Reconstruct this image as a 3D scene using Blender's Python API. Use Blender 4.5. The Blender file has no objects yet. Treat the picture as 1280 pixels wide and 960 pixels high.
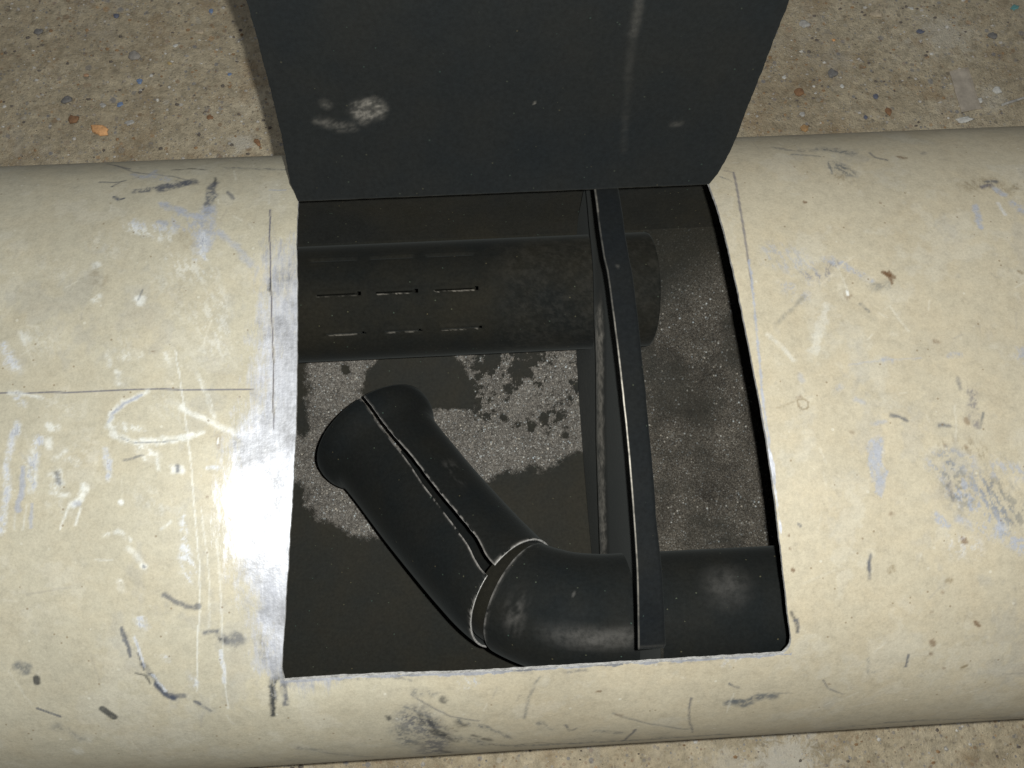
import bpy, math, random
import numpy as np
from mathutils import Vector, Matrix
S = bpy.context.scene

# ---------------------------------------------------------------- camera
cd = bpy.data.cameras.new('camera'); cam = bpy.data.objects.new('camera', cd); S.collection.objects.link(cam)
cd.sensor_width = 36.0; cd.lens = 31.16; cd.clip_start = 0.01; cd.clip_end = 100.0
R = Matrix(((0.99822380, 0.04873492, -0.03426583), (-0.05670008, 0.95370162, -0.29536134), (0.01828497, 0.29677960, 0.95477093)))
M4 = R.to_4x4(); M4.translation = Vector((0.0, -0.1824, 0.9426)); cam.matrix_world = M4
S.camera = cam
S.render.resolution_x = 1024; S.render.resolution_y = 768

# ---------------------------------------------------------------- world and lamps (dim workshop, phone flash)
W = bpy.data.worlds.new('World'); S.world = W; W.use_nodes = True
bg = W.node_tree.nodes['Background']; bg.inputs[0].default_value = (0.95, 0.97, 1.0, 1); bg.inputs[1].default_value = 0.17
ld = bpy.data.lights.new('flash', 'POINT'); ld.energy = 26.5; ld.color = (1.0, 0.985, 0.93)
ld.shadow_soft_size = 0.0035
lo = bpy.data.objects.new('flash', ld); S.collection.objects.link(lo)
LM = R.to_4x4(); LM.translation = Vector((0.0195, -0.177, 0.9426)); lo.matrix_world = LM
S.view_settings.view_transform = 'Standard'; S.view_settings.look = 'None'
S.view_settings.exposure = 0.0; S.view_settings.gamma = 1.0
S.render.engine = 'CYCLES'

rng = np.random.default_rng(7); random.seed(7)

# ---------------------------------------------------------------- node helpers
class NT:
    def __init__(s, name):
        s.m = bpy.data.materials.new(name); s.m.use_nodes = True; s.t = s.m.node_tree; s.t.nodes.clear()
        s.out = s.n('ShaderNodeOutputMaterial'); s.b = s.n('ShaderNodeBsdfPrincipled'); s.l(s.b.outputs[0], s.out.inputs[0])
        s.tc = s.n('ShaderNodeTexCoord')
    def n(s, k, **kw):
        x = s.t.nodes.new(k)
        for a, b in kw.items(): setattr(x, a, b)
        return x
    def l(s, a, b): s.t.links.new(a, b)
    def put(s, sock, v):
        if hasattr(v, 'is_linked') or hasattr(v, 'links'): s.l(v, sock)
        else: sock.default_value = v
    def noise(s, scale, detail=4, rough=.55, dist=0, vec=None, w=None):
        x = s.n('ShaderNodeTexNoise'); x.inputs['Scale'].default_value = scale; x.inputs['Detail'].default_value = detail
        x.inputs['Roughness'].default_value = rough; x.inputs['Distortion'].default_value = dist
        s.l(vec or s.tc.outputs['Object'], x.inputs['Vector']); return x.outputs['Fac']
    def vor(s, scale, vec=None, rand=1):
        x = s.n('ShaderNodeTexVoronoi'); x.inputs['Scale'].default_value = scale; x.inputs['Randomness'].default_value = rand
        s.l(vec or s.tc.outputs['Object'], x.inputs['Vector']); return x
    def ramp(s, fac, stops):
        x = s.n('ShaderNodeValToRGB'); e = x.color_ramp.elements
        while len(e) < len(stops): e.new(.5)
        for q, (p, c) in zip(e, stops):
            q.position = p; q.color = (c, c, c, 1) if isinstance(c, (int, float)) else (*c, 1)
        s.l(fac, x.inputs[0]); return x.outputs[0]
    def mix(s, f, a, b, mode='MIX'):
        x = s.n('ShaderNodeMix', data_type='RGBA', blend_type=mode)
        s.put(x.inputs[0], f)
        for i, v in ((6, a), (7, b)):
            if isinstance(v, tuple): x.inputs[i].default_value = (*v[:3], 1)
            elif isinstance(v, (int, float)): x.inputs[i].default_value = (v, v, v, 1)
            else: s.l(v, x.inputs[i])
        return x.outputs[2]
    def math(s, op, a, b=0.0, clamp=False):
        x = s.n('ShaderNodeMath', operation=op, use_clamp=clamp); s.put(x.inputs[0], a); s.put(x.inputs[1], b); return x.outputs[0]
    def attr(s, name, col=False):
        x = s.n('ShaderNodeAttribute'); x.attribute_name = name; return x.outputs['Color'] if col else x.outputs['Fac']
    def bump(s, h, strength, dist=.001, normal=None):
        x = s.n('ShaderNodeBump'); x.inputs['Strength'].default_value = strength; x.inputs['Distance'].default_value = dist
        s.l(h, x.inputs['Height'])
        if normal: s.l(normal, x.inputs['Normal'])
        return x.outputs[0]
    def stretch(s, sc):
        x = s.n('ShaderNodeMapping'); x.inputs['Scale'].default_value = sc; s.l(s.tc.outputs['Object'], x.inputs[0]); return x.outputs[0]
    def set(s, **kw):
        nm = dict(col='Base Color', rough='Roughness', metal='Metallic', normal='Normal', spec='Specular IOR Level')
        for k, v in kw.items():
            if isinstance(v, tuple): v = (*v[:3], 1)
            s.put(s.b.inputs[nm[k]], v)
        return s.m

def mat_paint(name='cream_paint', attrs=True):
    t = NT(name)
    big = t.ramp(t.noise(9, 5, .6), [(.3, .93), (.7, 1.06)])
    fine = t.mix(1.0, t.ramp(t.noise(130, 6, .85), [(.25, .78), (.5, 1.0), (.75, 1.13)]), t.ramp(t.noise(600, 4, .9), [(.3, .86), (.5, 1.0), (.72, 1.13)]), 'MULTIPLY')
    base = t.attr('paint', True) if attrs else t.mix(0, (.42, .38, .29), (1, 1, 1))
    warm = t.ramp(t.noise(34, 6, .7), [(.44, 0.0), (.66, 1.0)])
    c = t.mix(t.math('MULTIPLY', warm, .22), base, t.mix(1.0, base, (1.04, .93, .78), 'MULTIPLY'))
    c = t.mix(1.0, c, big, 'MULTIPLY'); c = t.mix(1.0, c, fine, 'MULTIPLY')
    # pin holes, dust specks
    v = t.vor(260); spk = t.ramp(v.outputs['Distance'], [(.0, 1.0), (.16, 1.0), (.24, 0.0)])
    sc = t.n("ShaderNodeSeparateColor"); t.l(v.outputs["Color"], sc.inputs[0]); sel = t.math('GREATER_THAN', sc.outputs[0], .965)
    c = t.mix(t.math('MULTIPLY', t.math('MULTIPLY', spk, sel), .55), c, (.16, .11, .06))
    v2 = t.vor(240); spk2 = t.ramp(v2.outputs['Distance'], [(.0, 1.0), (.2, 1.0), (.3, 0.0)])
    sc2 = t.n('ShaderNodeSeparateColor'); t.l(v2.outputs['Color'], sc2.inputs[0])
    c = t.mix(t.math('MULTIPLY', t.math('MULTIPLY', spk2, t.math('GREATER_THAN', sc2.outputs[1], .965)), t.math('MULTIPLY', sc2.outputs[2], .3)), c, (.72, .72, .66))
    rgh = t.ramp(t.noise(26, 5, .65), [(.3, .44), (.7, .60)])
    h = t.math('ADD', t.noise(420, 3, .6), t.math('MULTIPLY', t.noise(45, 3), 1.5))
    nrm = t.bump(h, .22, .0006)
    c = t.mix(1.0, c, (.96, .968, .955), 'MULTIPLY')
    if attrs:
        bare = t.attr('bare')
        brush = t.noise(50, 5, .75, vec=t.stretch((7, .7, .7)))
        met = t.ramp(brush, [(.25, (.40, .42, .48)), (.55, (.55, .58, .65)), (.8, (.70, .72, .78))])
        met = t.mix(1.0, met, t.ramp(t.noise(32, 6, .75), [(.36, .55), (.56, 1.05)]), 'MULTIPLY')
        f = t.math('MULTIPLY', t.ramp(t.math('ADD', bare, t.math('MULTIPLY', t.math('SUBTRACT', t.noise(70, 7, .85, vec=t.stretch((3.2, .7, .7))), .5), 2.0)), [(.25, 0.0), (.75, 1.0)]), t.math('MULTIPLY', t.math('GREATER_THAN', bare, .01), .85))
        c = t.mix(f, c, met); t.set(metal=t.math('MULTIPLY', f, .7))
        rgh = t.mix(f, rgh, .50)
    return t.set(col=c, rough=rgh, normal=nrm, spec=.45)

def soot_nodes(t, base=(.030, .033, .034), warm=(.046, .043, .034), dots=.6):
    c = t.mix(t.ramp(t.noise(14, 5, .6), [(.35, 0.0), (.65, 1.0)]), base, warm)
    c = t.mix(1.0, c, t.ramp(t.noise(330, 3, .7), [(.25, .75), (.75, 1.25)]), 'MULTIPLY')
    v = t.vor(640); sc = t.n('ShaderNodeSeparateColor'); t.l(v.outputs['Color'], sc.inputs[0])
    dot = t.math('MULTIPLY', t.math('GREATER_THAN', sc.outputs[0], .9965), t.ramp(v.outputs['Distance'], [(.0, 1.0), (.35, 1.0), (.5, 0.0)]))
    dc = t.mix(sc.outputs[1], (.25, .5, .4), (.6, .5, .25))
    return t.mix(t.math('MULTIPLY', dot, dots), c, dc)
def mat_soot(name, base=(.030, .033, .034), warm=(.046, .043, .034), rough=.62, spec=.35, mark_attr=None, dots=.15, bright=(.34, .32, .28), sheen=.035):
    t = NT(name); c = soot_nodes(t, base, warm, dots)
    r = t.ramp(t.noise(40, 4, .6), [(.3, rough - .06), (.7, rough + .1)])
    if mark_attr:
        a = t.attr(mark_attr)
        f = t.math('MULTIPLY', a, t.ramp(t.noise(150, 4, .7), [(.35, .35), (.6, 1.0)]))
        c = t.mix(f, c, bright)
    t.b.inputs['Sheen Weight'].default_value = sheen; t.b.inputs['Sheen Roughness'].default_value = .45; t.b.inputs['Sheen Tint'].default_value = (.9, 1.0, 1.0, 1)
    return t.set(col=c, rough=r, spec=spec, normal=t.bump(t.noise(300, 3, .6), .25, .0005))
def mat_bright(name='bright_cut_metal'):
    t = NT(name); c = t.ramp(t.noise(260, 5, .8), [(.26, (.14, .14, .14)), (.40, (.60, .60, .58)), (.55, (.95, .95, .93))])
    return t.set(col=c, metal=.55, rough=.5, normal=t.bump(t.noise(500, 3), .7, .0008))
def mat_grit(name='soot_and_ash'):
    t = NT(name); black = soot_nodes(t, (.024, .026, .023), (.032, .030, .022), .15)
    def speck(scale, thr, ch):
        v = t.vor(scale); sc = t.n('ShaderNodeSeparateColor'); t.l(v.outputs['Color'], sc.inputs[0])
        f = t.math('MULTIPLY', t.math('SUBTRACT', sc.outputs[ch], thr), 1 / (1 - thr), True)
        f = t.math('MULTIPLY', f, t.ramp(v.outputs['Distance'], [(.1, 1.0), (.55, 0.0)]))
        return f, sc.outputs[(ch + 1) % 3]
    g = t.ramp(t.noise(620, 5, .9), [(.30, (.028, .026, .024)), (.44, (.090, .083, .074)), (.56, (.20, .188, .168)), (.72, (.44, .42, .38))])
    g = t.mix(1.0, g, t.ramp(t.noise(30, 6, .7), [(.3, .72), (.6, 1.15)]), 'MULTIPLY')
    g = t.mix(1.0, g, t.ramp(t.noise(260, 4, .85), [(.3, .50), (.66, 1.65)]), 'MULTIPLY')
    f1, h1 = speck(560, .82, 0); f2, h2 = speck(900, .74, 1); f3, h3 = speck(400, .93, 2)
    hue = t.mix(h1, (.95, .78, .5), (.6, .85, 1.0)); hue = t.mix(.45, hue, (.95, .95, .95))
    for f_, k_ in ((f1, .9), (f2, .8), (f3, 1.0)): g = t.mix(t.math('MULTIPLY', f_, k_), g, hue)
    a = t.attr('grit'); nz = t.math('SUBTRACT', t.noise(230, 6, .8), .5); nz2 = t.math('SUBTRACT', t.noise(900, 3, .8), .5)
    f = t.ramp(t.math('ADD', t.math('ADD', a, t.math('MULTIPLY', nz, 1.25)), t.math('MULTIPLY', nz2, .5)), [(.30, 0.0), (.66, 1.0)])
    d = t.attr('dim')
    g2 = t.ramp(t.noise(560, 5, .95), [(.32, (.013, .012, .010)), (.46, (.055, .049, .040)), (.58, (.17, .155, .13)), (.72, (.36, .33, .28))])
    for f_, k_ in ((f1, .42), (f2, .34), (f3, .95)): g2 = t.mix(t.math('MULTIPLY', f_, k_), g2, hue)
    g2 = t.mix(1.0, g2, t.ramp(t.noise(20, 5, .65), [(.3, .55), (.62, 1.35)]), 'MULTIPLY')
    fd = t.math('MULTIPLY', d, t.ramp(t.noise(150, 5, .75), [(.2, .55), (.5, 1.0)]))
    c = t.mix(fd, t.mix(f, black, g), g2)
    h = t.math('MULTIPLY', t.noise(760, 4, .8), t.math('ADD', f, fd, True))
    return t.set(col=c, rough=.75, spec=.25, normal=t.bump(h, .8, .0012))
def mat_concrete():
    t = NT('dusty_concrete')
    w = t.stretch((1, 1.25, 1))
    c = t.ramp(t.noise(6, 7, .65, vec=w), [(.3, (.41, .345, .255)), (.5, (.57, .50, .385)), (.72, (.68, .615, .50))])
    c = t.mix(1.0, c, t.ramp(t.noise(75, 6, .75, .4), [(.28, .55), (.5, 1.0), (.75, 1.42)]), 'MULTIPLY')
    c = t.mix(t.ramp(t.noise(16, 6, .7), [(.52, 0.0), (.68, .55)]), c, (.36, .25, .145))
    c = t.mix(t.ramp(t.noise(11, 5, .7, vec=t.stretch((1.1, .9, 3))), [(.56, 0.0), (.7, .5)]), c, (.50, .48, .46))
    c = t.mix(t.ramp(t.noise(38, 5, .8), [(.62, 0.0), (.72, .6)]), c, (.17, .145, .12))
    for scale, thr, rr in ((60, .80, .20), (110, .72, .25), (190, .72, .28), (300, .7, .3)):
        v = t.vor(scale); sc = t.n('ShaderNodeSeparateColor'); t.l(v.outputs['Color'], sc.inputs[0])
        d = t.math('ADD', v.outputs['Distance'], t.math('MULTIPLY', t.math('SUBTRACT', t.noise(scale * 4, 3), .5), .25))
        m_ = t.math('MULTIPLY', t.ramp(d, [(rr, 1.0), (rr + .1, 0.0)]), t.math('GREATER_THAN', sc.outputs[0], thr))
        pc = t.ramp(sc.outputs[1], [(0, (.20, .18, .16)), (.18, (.50, .42, .31)), (.34, (.28, .17, .10)), (.5, (.68, .64, .57)), (.68, (.32, .29, .26)), (.90, (.22, .25, .34)), (.97, (.56, .36, .20))])
        c = t.mix(t.math('MULTIPLY', m_, .62), c, pc)
    # pale paint spills with their own outlines
    for (x, y, r, s_) in ((.285, -.30, .050, .75), (-.275, .43, .022, .6), (.615, .55, .05, .45), (.655, .455, .03, .35), (.22, -.30, .03, .4)):
        geo = t.n('ShaderNodeVectorMath', operation='DISTANCE'); t.l(t.tc.outputs['Object'], geo.inputs[0]); geo.inputs[1].default_value = (x, y, 0)
        q = t.math('ADD', t.math('DIVIDE', geo.outputs['Value'], r), t.math('MULTIPLY', t.math('SUBTRACT', t.noise(70, 6, .8, 1.2), .5), 3.2))
        c = t.mix(t.math('MULTIPLY', t.ramp(q, [(.35, 1.0), (.8, 0.0)]), s_), c, (.74, .72, .68))
    c = t.mix(1.0, c, (.97, .955, .875), 'MULTIPLY')
    h = t.math('ADD', t.noise(60, 7, .75), t.math('MULTIPLY', t.noise(400, 4, .7), .35))
    return t.set(col=c, rough=t.ramp(t.noise(50, 4), [(.3, .55), (.7, .85)]), spec=.35, normal=t.bump(h, 1.0, .006))
def mat_chip(name, col):
    t = NT(name); c = t.mix(1.0, col, t.ramp(t.noise(180, 4, .7), [(.3, .65), (.7, 1.25)]), 'MULTIPLY')
    return t.set(col=c, rough=.8, normal=t.bump(t.noise(250, 4), .8, .002))

PAINT = mat_paint(); SOOT = mat_soot('soot_black', (.020, .0215, .020), (.028, .0265, .020), sheen=.05); BRIGHT = mat_bright(); GRIT = mat_grit()
FLAPIN = mat_soot('flap_soot', (.0070, .0090, .0100), (.0095, .0105, .0100), .85, .16, 'smudge_glow', dots=.04)
FLANGE = mat_soot('flange_soot', (.0065, .0082, .0098), (.009, .0100, .0100), .85, .08, 'smudge_glow', dots=.06, bright=(.6, .57, .50))
PIPE = mat_soot('pipe_soot', (.0095, .0118, .0125), (.0145, .0150, .0132), .78, .10, 'smudge_glow', dots=.14, bright=(.55, .53, .50), sheen=.045)
TUBE = mat_soot('tube_soot', (.0115, .0130, .0125), (.020, .0190, .0145), .85, .08, 'smudge_glow', dots=.12, sheen=.055)
PLATE = mat_soot('plate_soot', (.011, .0115, .011), (.018, .017, .013), .75, .2, 'smudge_glow')
OUTP = mat_paint('cream_paint_plain', False)

# ---------------------------------------------------------------- mesh helpers
def mesh_obj(name, verts, faces, mats, parent=None, fm=None, smooth=True):
    me = bpy.data.meshes.new(name)
    verts = np.asarray(verts, dtype=np.float32)
    if isinstance(faces, np.ndarray):
        n = len(faces); k = faces.shape[1]
        me.vertices.add(len(verts)); me.vertices.foreach_set('co', verts.ravel())
        me.loops.add(n * k); me.loops.foreach_set('vertex_index', faces.astype(np.int32).ravel())
        me.polygons.add(n); me.polygons.foreach_set('loop_start', np.arange(0, n * k, k, dtype=np.int32))
        me.update(calc_edges=True)
    else:
        me.from_pydata(verts.tolist(), [], faces); me.update()
    for m in (mats if isinstance(mats, (list, tuple)) else [mats]): me.materials.append(m)
    if fm is not None: me.polygons.foreach_set('material_index', np.asarray(fm, dtype=np.int32))
    me.polygons.foreach_set('use_smooth', np.full(len(me.polygons), smooth))
    me.update()
    o = bpy.data.objects.new(name, me); S.collection.objects.link(o)
    if parent: o.parent = parent
    return o
def fattr(o, name, vals):
    a = o.data.attributes.new(name, 'FLOAT', 'POINT'); a.data.foreach_set('value', np.asarray(vals, dtype=np.float32).ravel())
def cattr(o, name, rgb):
    a = o.data.attributes.new(name, 'FLOAT_COLOR', 'POINT')
    c = np.ones((len(rgb), 4), np.float32); c[:, :3] = rgb; a.data.foreach_set('color', c.ravel())
def grid_faces(nu, nv, off=0, flip=False, keep=None):
    i, j = np.meshgrid(np.arange(nu - 1), np.arange(nv - 1), indexing='ij')
    if keep is not None: i, j = i[keep], j[keep]
    a = (i * nv + j).ravel() + off
    f = np.stack([a, a + nv, a + nv + 1, a + 1], 1)
    return f[:, ::-1] if flip else f
def smooth(x): x = np.clip(x, 0, 1); return x * x * (3 - 2 * x)
def vnoise(X, Y, freq, seed=0, octaves=4, gain=.55):
    out = np.zeros(np.shape(X)); amp = 1; tot = 0
    for o in range(octaves):
        r = np.random.default_rng(seed * 31 + o).random((256, 256)); x = np.asarray(X) * freq; y = np.asarray(Y) * freq
        xi = np.floor(x).astype(int); yi = np.floor(y).astype(int); fx = smooth(x - xi); fy = smooth(y - yi)
        g = lambda a, b: r[a % 256, b % 256]
        out += amp * ((g(xi, yi) * (1 - fx) + g(xi + 1, yi) * fx) * (1 - fy) + (g(xi, yi + 1) * (1 - fx) + g(xi + 1, yi + 1) * fx) * fy)
        tot += amp; amp *= gain; freq *= 2.1
    return out / tot
def seg_dist(X, Y, pts):
    d = np.full(X.shape, 1e9)
    if len(pts) == 1: return np.hypot(X - pts[0][0], Y - pts[0][1])
    for (x0, y0), (x1, y1) in zip(pts[:-1], pts[1:]):
        dx, dy = x1 - x0, y1 - y0; L = dx * dx + dy * dy + 1e-12
        k = np.clip(((X - x0) * dx + (Y - y0) * dy) / L, 0, 1)
        d = np.minimum(d, np.hypot(X - x0 - k * dx, Y - y0 - k * dy))
    return d
def poly_sd(X, Y, P):
    """signed distance, positive inside"""
    P = [tuple(p) for p in P]; ins = np.zeros(X.shape, bool)
    for (x0, y0), (x1, y1) in zip(P, P[1:] + P[:1]):
        c = ((y0 > Y) != (y1 > Y)) & (X < (x1 - x0) * (Y - y0) / ((y1 - y0) if y1 != y0 else 1e-12) + x0); ins ^= c
    d = seg_dist(X, Y, P + P[:1]); return np.where(ins, d, -d)
def lin(c): c = np.array(c) / 255.0; return np.where(c <= .04045, c / 12.92, ((c + .055) / 1.055) ** 2.4)

# ---------------------------------------------------------------- cross-section of the silencer (metres, rests on z = 0)
A_, B_, N_ = .25, .19, 2.5
def section(off=0, n=8001):
    t = np.linspace(0, 2 * np.pi, n); c, s = np.cos(t), np.sin(t)
    y = (A_ - off) * np.sign(c) * abs(c) ** (2 / N_); z = B_ + (B_ - off) * np.sign(s) * abs(s) ** (2 / N_); return y, z
_y, _z = section(); _L = np.r_[0, np.cumsum(np.hypot(np.diff(_y), np.diff(_z)))]; TOTAL = _L[-1]; _top = _L[2000]
def sec_at(s):
    """s = arc length from the crown, positive towards the far side"""
    q = (_top - np.asarray(s)) % TOTAL; return np.interp(q, _L, _y), np.interp(q, _L, _z)
def sec_nrm(s):
    y0, z0 = sec_at(s - .0015); y1, z1 = sec_at(s + .0015); ty, tz = y1 - y0, z1 - z0; L = np.hypot(ty, tz); return -tz / L, ty / L
def dent(x, s):
    """metal pressed in along the left cut, slightly along the others"""
    f = smooth((x + .240) / .120) * smooth((-.005 - x) / .09) * smooth((s + .225) / .075) * smooth((.13 - s) / .12)
    g = smooth((.235 - x) / .05) * (x > 0) * smooth((s + .2) / .1) * smooth((.0 - s) / .06 + .5) * .25
    return .0115 * f + .006 * g * 0.5
def shell_pt(x, s, off=0.0):
    y, z = sec_at(s); ny, nz = sec_nrm(s); d = off + dent(x, s)
    return np.stack([x, y - ny * d, z - nz * d], -1)

LX = [(-.1385, .200), (-.1279, .151), (-.1246, .076), (-.1246, .022), (-.1248, -.028), (-.1269, -.075), (-.1304, -.115), (-.1347, -.156), (-.1396, -.199)]
RX = [(.1765, .152), (.1783, .116), (.1796, .073), (.1813, .029), (.1828, 0), (.1844, -.028), (.1857, -.060), (.1865, -.081), (.1876, -.112), (.1897, -.144), (.1922, -.171), (.1949, -.188), (.1942, -.199)]
def jag(s, seed, a=.0005): return (vnoise(np.asarray(s) + 3, np.full(np.shape(s), .37), 160, seed, 4, .6) - .5) * 2 * a
def left_edge(s): return np.interp(s, [p[1] for p in LX][::-1], [p[0] for p in LX][::-1]) + jag(s, 3) + .002 * smooth((-.192 - s) / .008)
def right_edge(s): return np.interp(s, [p[1] for p in RX][::-1], [p[0] for p in RX][::-1]) + jag(s, 5, .0004) - .0042 * np.clip((-.1905 - s) / .0085, 0, 1) ** 2.4
def hinge_s(x): return .1525 + jag(x, 9, .0004)
def front_s(x): return -.1988 + jag(x, 11, .0006)

# top-level silencer
root = bpy.data.objects.new('silencer', None); S.collection.objects.link(root); root.empty_display_size = .1
root['label'] = 'large cream-painted steel silencer on concrete, a square window cut open to its sooty inside'
root['category'] = 'silencer'

# ---------------------------------------------------------------- shell: outer skin fine where seen
XMIN, XMAX = -.78, .80
def axis_map(knots_u, n_each):
    return np.concatenate([np.linspace(a, b, n, endpoint=False) for a, b, n in zip(knots_u[:-1], knots_u[1:], n_each)] + [[knots_u[-1]]])
def warped(uX, uS):
    """uX in [-2..3]: -1 left fine start, 0 left cut, 1 right cut, 2 right fine end. uS: -1 lower fine end, 0 front cut, 1 hinge, 2 upper fine end"""
    UX, US = np.meshgrid(uX, uS, indexing='ij')
    Fs, Hs = -.199, .1525
    s0 = np.interp(US, [-2, -1, 0, 1, 2, 3], [-TOTAL / 2, -.36, Fs, Hs, .36, TOTAL / 2])
    le, re = left_edge(np.clip(s0, -.215, .17)), right_edge(np.clip(s0, -.215, .17))
    X = np.where(UX < -1, XMIN + (UX + 2) * (-.40 - XMIN), np.where(UX < 0, -.40 + (UX + 1) * (le + .40), np.where(UX <= 1, le + UX * (re - le), np.where(UX <= 2, re + (UX - 1) * (.47 - re), .47 + (UX - 2) * (XMAX - .47)))))
    fs, hs = front_s(np.clip(X, -.15, .2)), hinge_s(np.clip(X, -.15, .2))
    Sg = np.where(US < -1, s0, np.where(US < 0, -.36 + (US + 1) * (fs + .36), np.where(US <= 1, fs + US * (hs - fs), np.where(US <= 2, hs + (US - 1) * (.36 - hs), s0))))
    return X, Sg
def shell_grid(res, off):
    nX = [8, int(.27 / res), int(.31 / res), int(.285 / res), 8]; nS = [14, int(.161 / res), int(.3515 / res), int(.2075 / res), 14]
    uX = axis_map([-2, -1, 0, 1, 2, 3], nX); uS = axis_map([-2, -1, 0, 1, 2, 3], nS)
    X, Sg = warped(uX, uS); P = shell_pt(X, Sg, off)
    keep = ~((uX[:-1, None] >= -1e-9) & (uX[:-1, None] < 1 - 1e-9) & (uS[None, :-1] >= -1e-9) & (uS[None, :-1] < 1 - 1e-9))
    return X, Sg, P, keep, nX, nS
X, Sg, P, keep, nX, nS = shell_grid(.00095, 0)
V = [P.reshape(-1, 3)]; F = [grid_faces(*X.shape, 0, False, keep)]; FM = [np.zeros(len(F[0]))]
i0, i1 = nX[0] + nX[1], nX[0] + nX[1] + nX[2]; j0, j1 = nS[0] + nS[1], nS[0] + nS[1] + nS[2]
# rim of the cut
loop = [(i, j0) for i in range(i0, i1)] + [(i1, j) for j in range(j0, j1)] + [(i, j1) for i in range(i1, i0, -1)] + [(i0, j) for j in range(j1, j0, -1)]
li = np.array(loop); lx, ls = X[li[:, 0], li[:, 1]], Sg[li[:, 0], li[:, 1]]
po, pi_ = shell_pt(lx, ls, 0), shell_pt(lx, ls, .0026); n0 = len(V[0]); nl = len(li)
V += [po, pi_]; a = np.arange(nl); b = (a + 1) % nl
F.append(np.stack([n0 + a, n0 + b, n0 + nl + b, n0 + nl + a], 1)[:, ::-1]); FM.append(np.where((li[:, 1] == j1) & (li[:, 0] > i0), 2, 1))
X2, S2, P2, k2, _, _ = shell_grid(.006, .0026)
n1 = n0 + 2 * nl; V.append(P2.reshape(-1, 3)); F.append(grid_faces(*X2.shape, n1, True, k2)); FM.append(np.full(len(F[-1]), 2))
# end caps
ns = X.shape[1]
nt = sum(len(v) for v in V)
cy, cz = 0, B_
for col, flip in ((0, False), (X.shape[0] - 1, True)):
    ring = col * ns + np.arange(ns); V.append(np.array([[P[col, 0, 0], cy, cz]])); c_ = nt; nt += 1
    q = np.stack([ring[:-1], ring[1:], np.full(ns - 1, c_), np.full(ns - 1, c_)], 1)
    q = np.stack([ring[:-2:2], ring[1:-1:2], ring[2::2], np.full(len(ring[2::2]), c_)], 1)
    F.append(q if not flip else q[:, ::-1]); FM.append(np.zeros(len(q)))
Vall = np.concatenate(V); Fall = np.concatenate(F); FMall = np.concatenate(FM)
shell = mesh_obj('shell', Vall, Fall, [PAINT, BRIGHT, SOOT], root, FMall)
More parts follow.
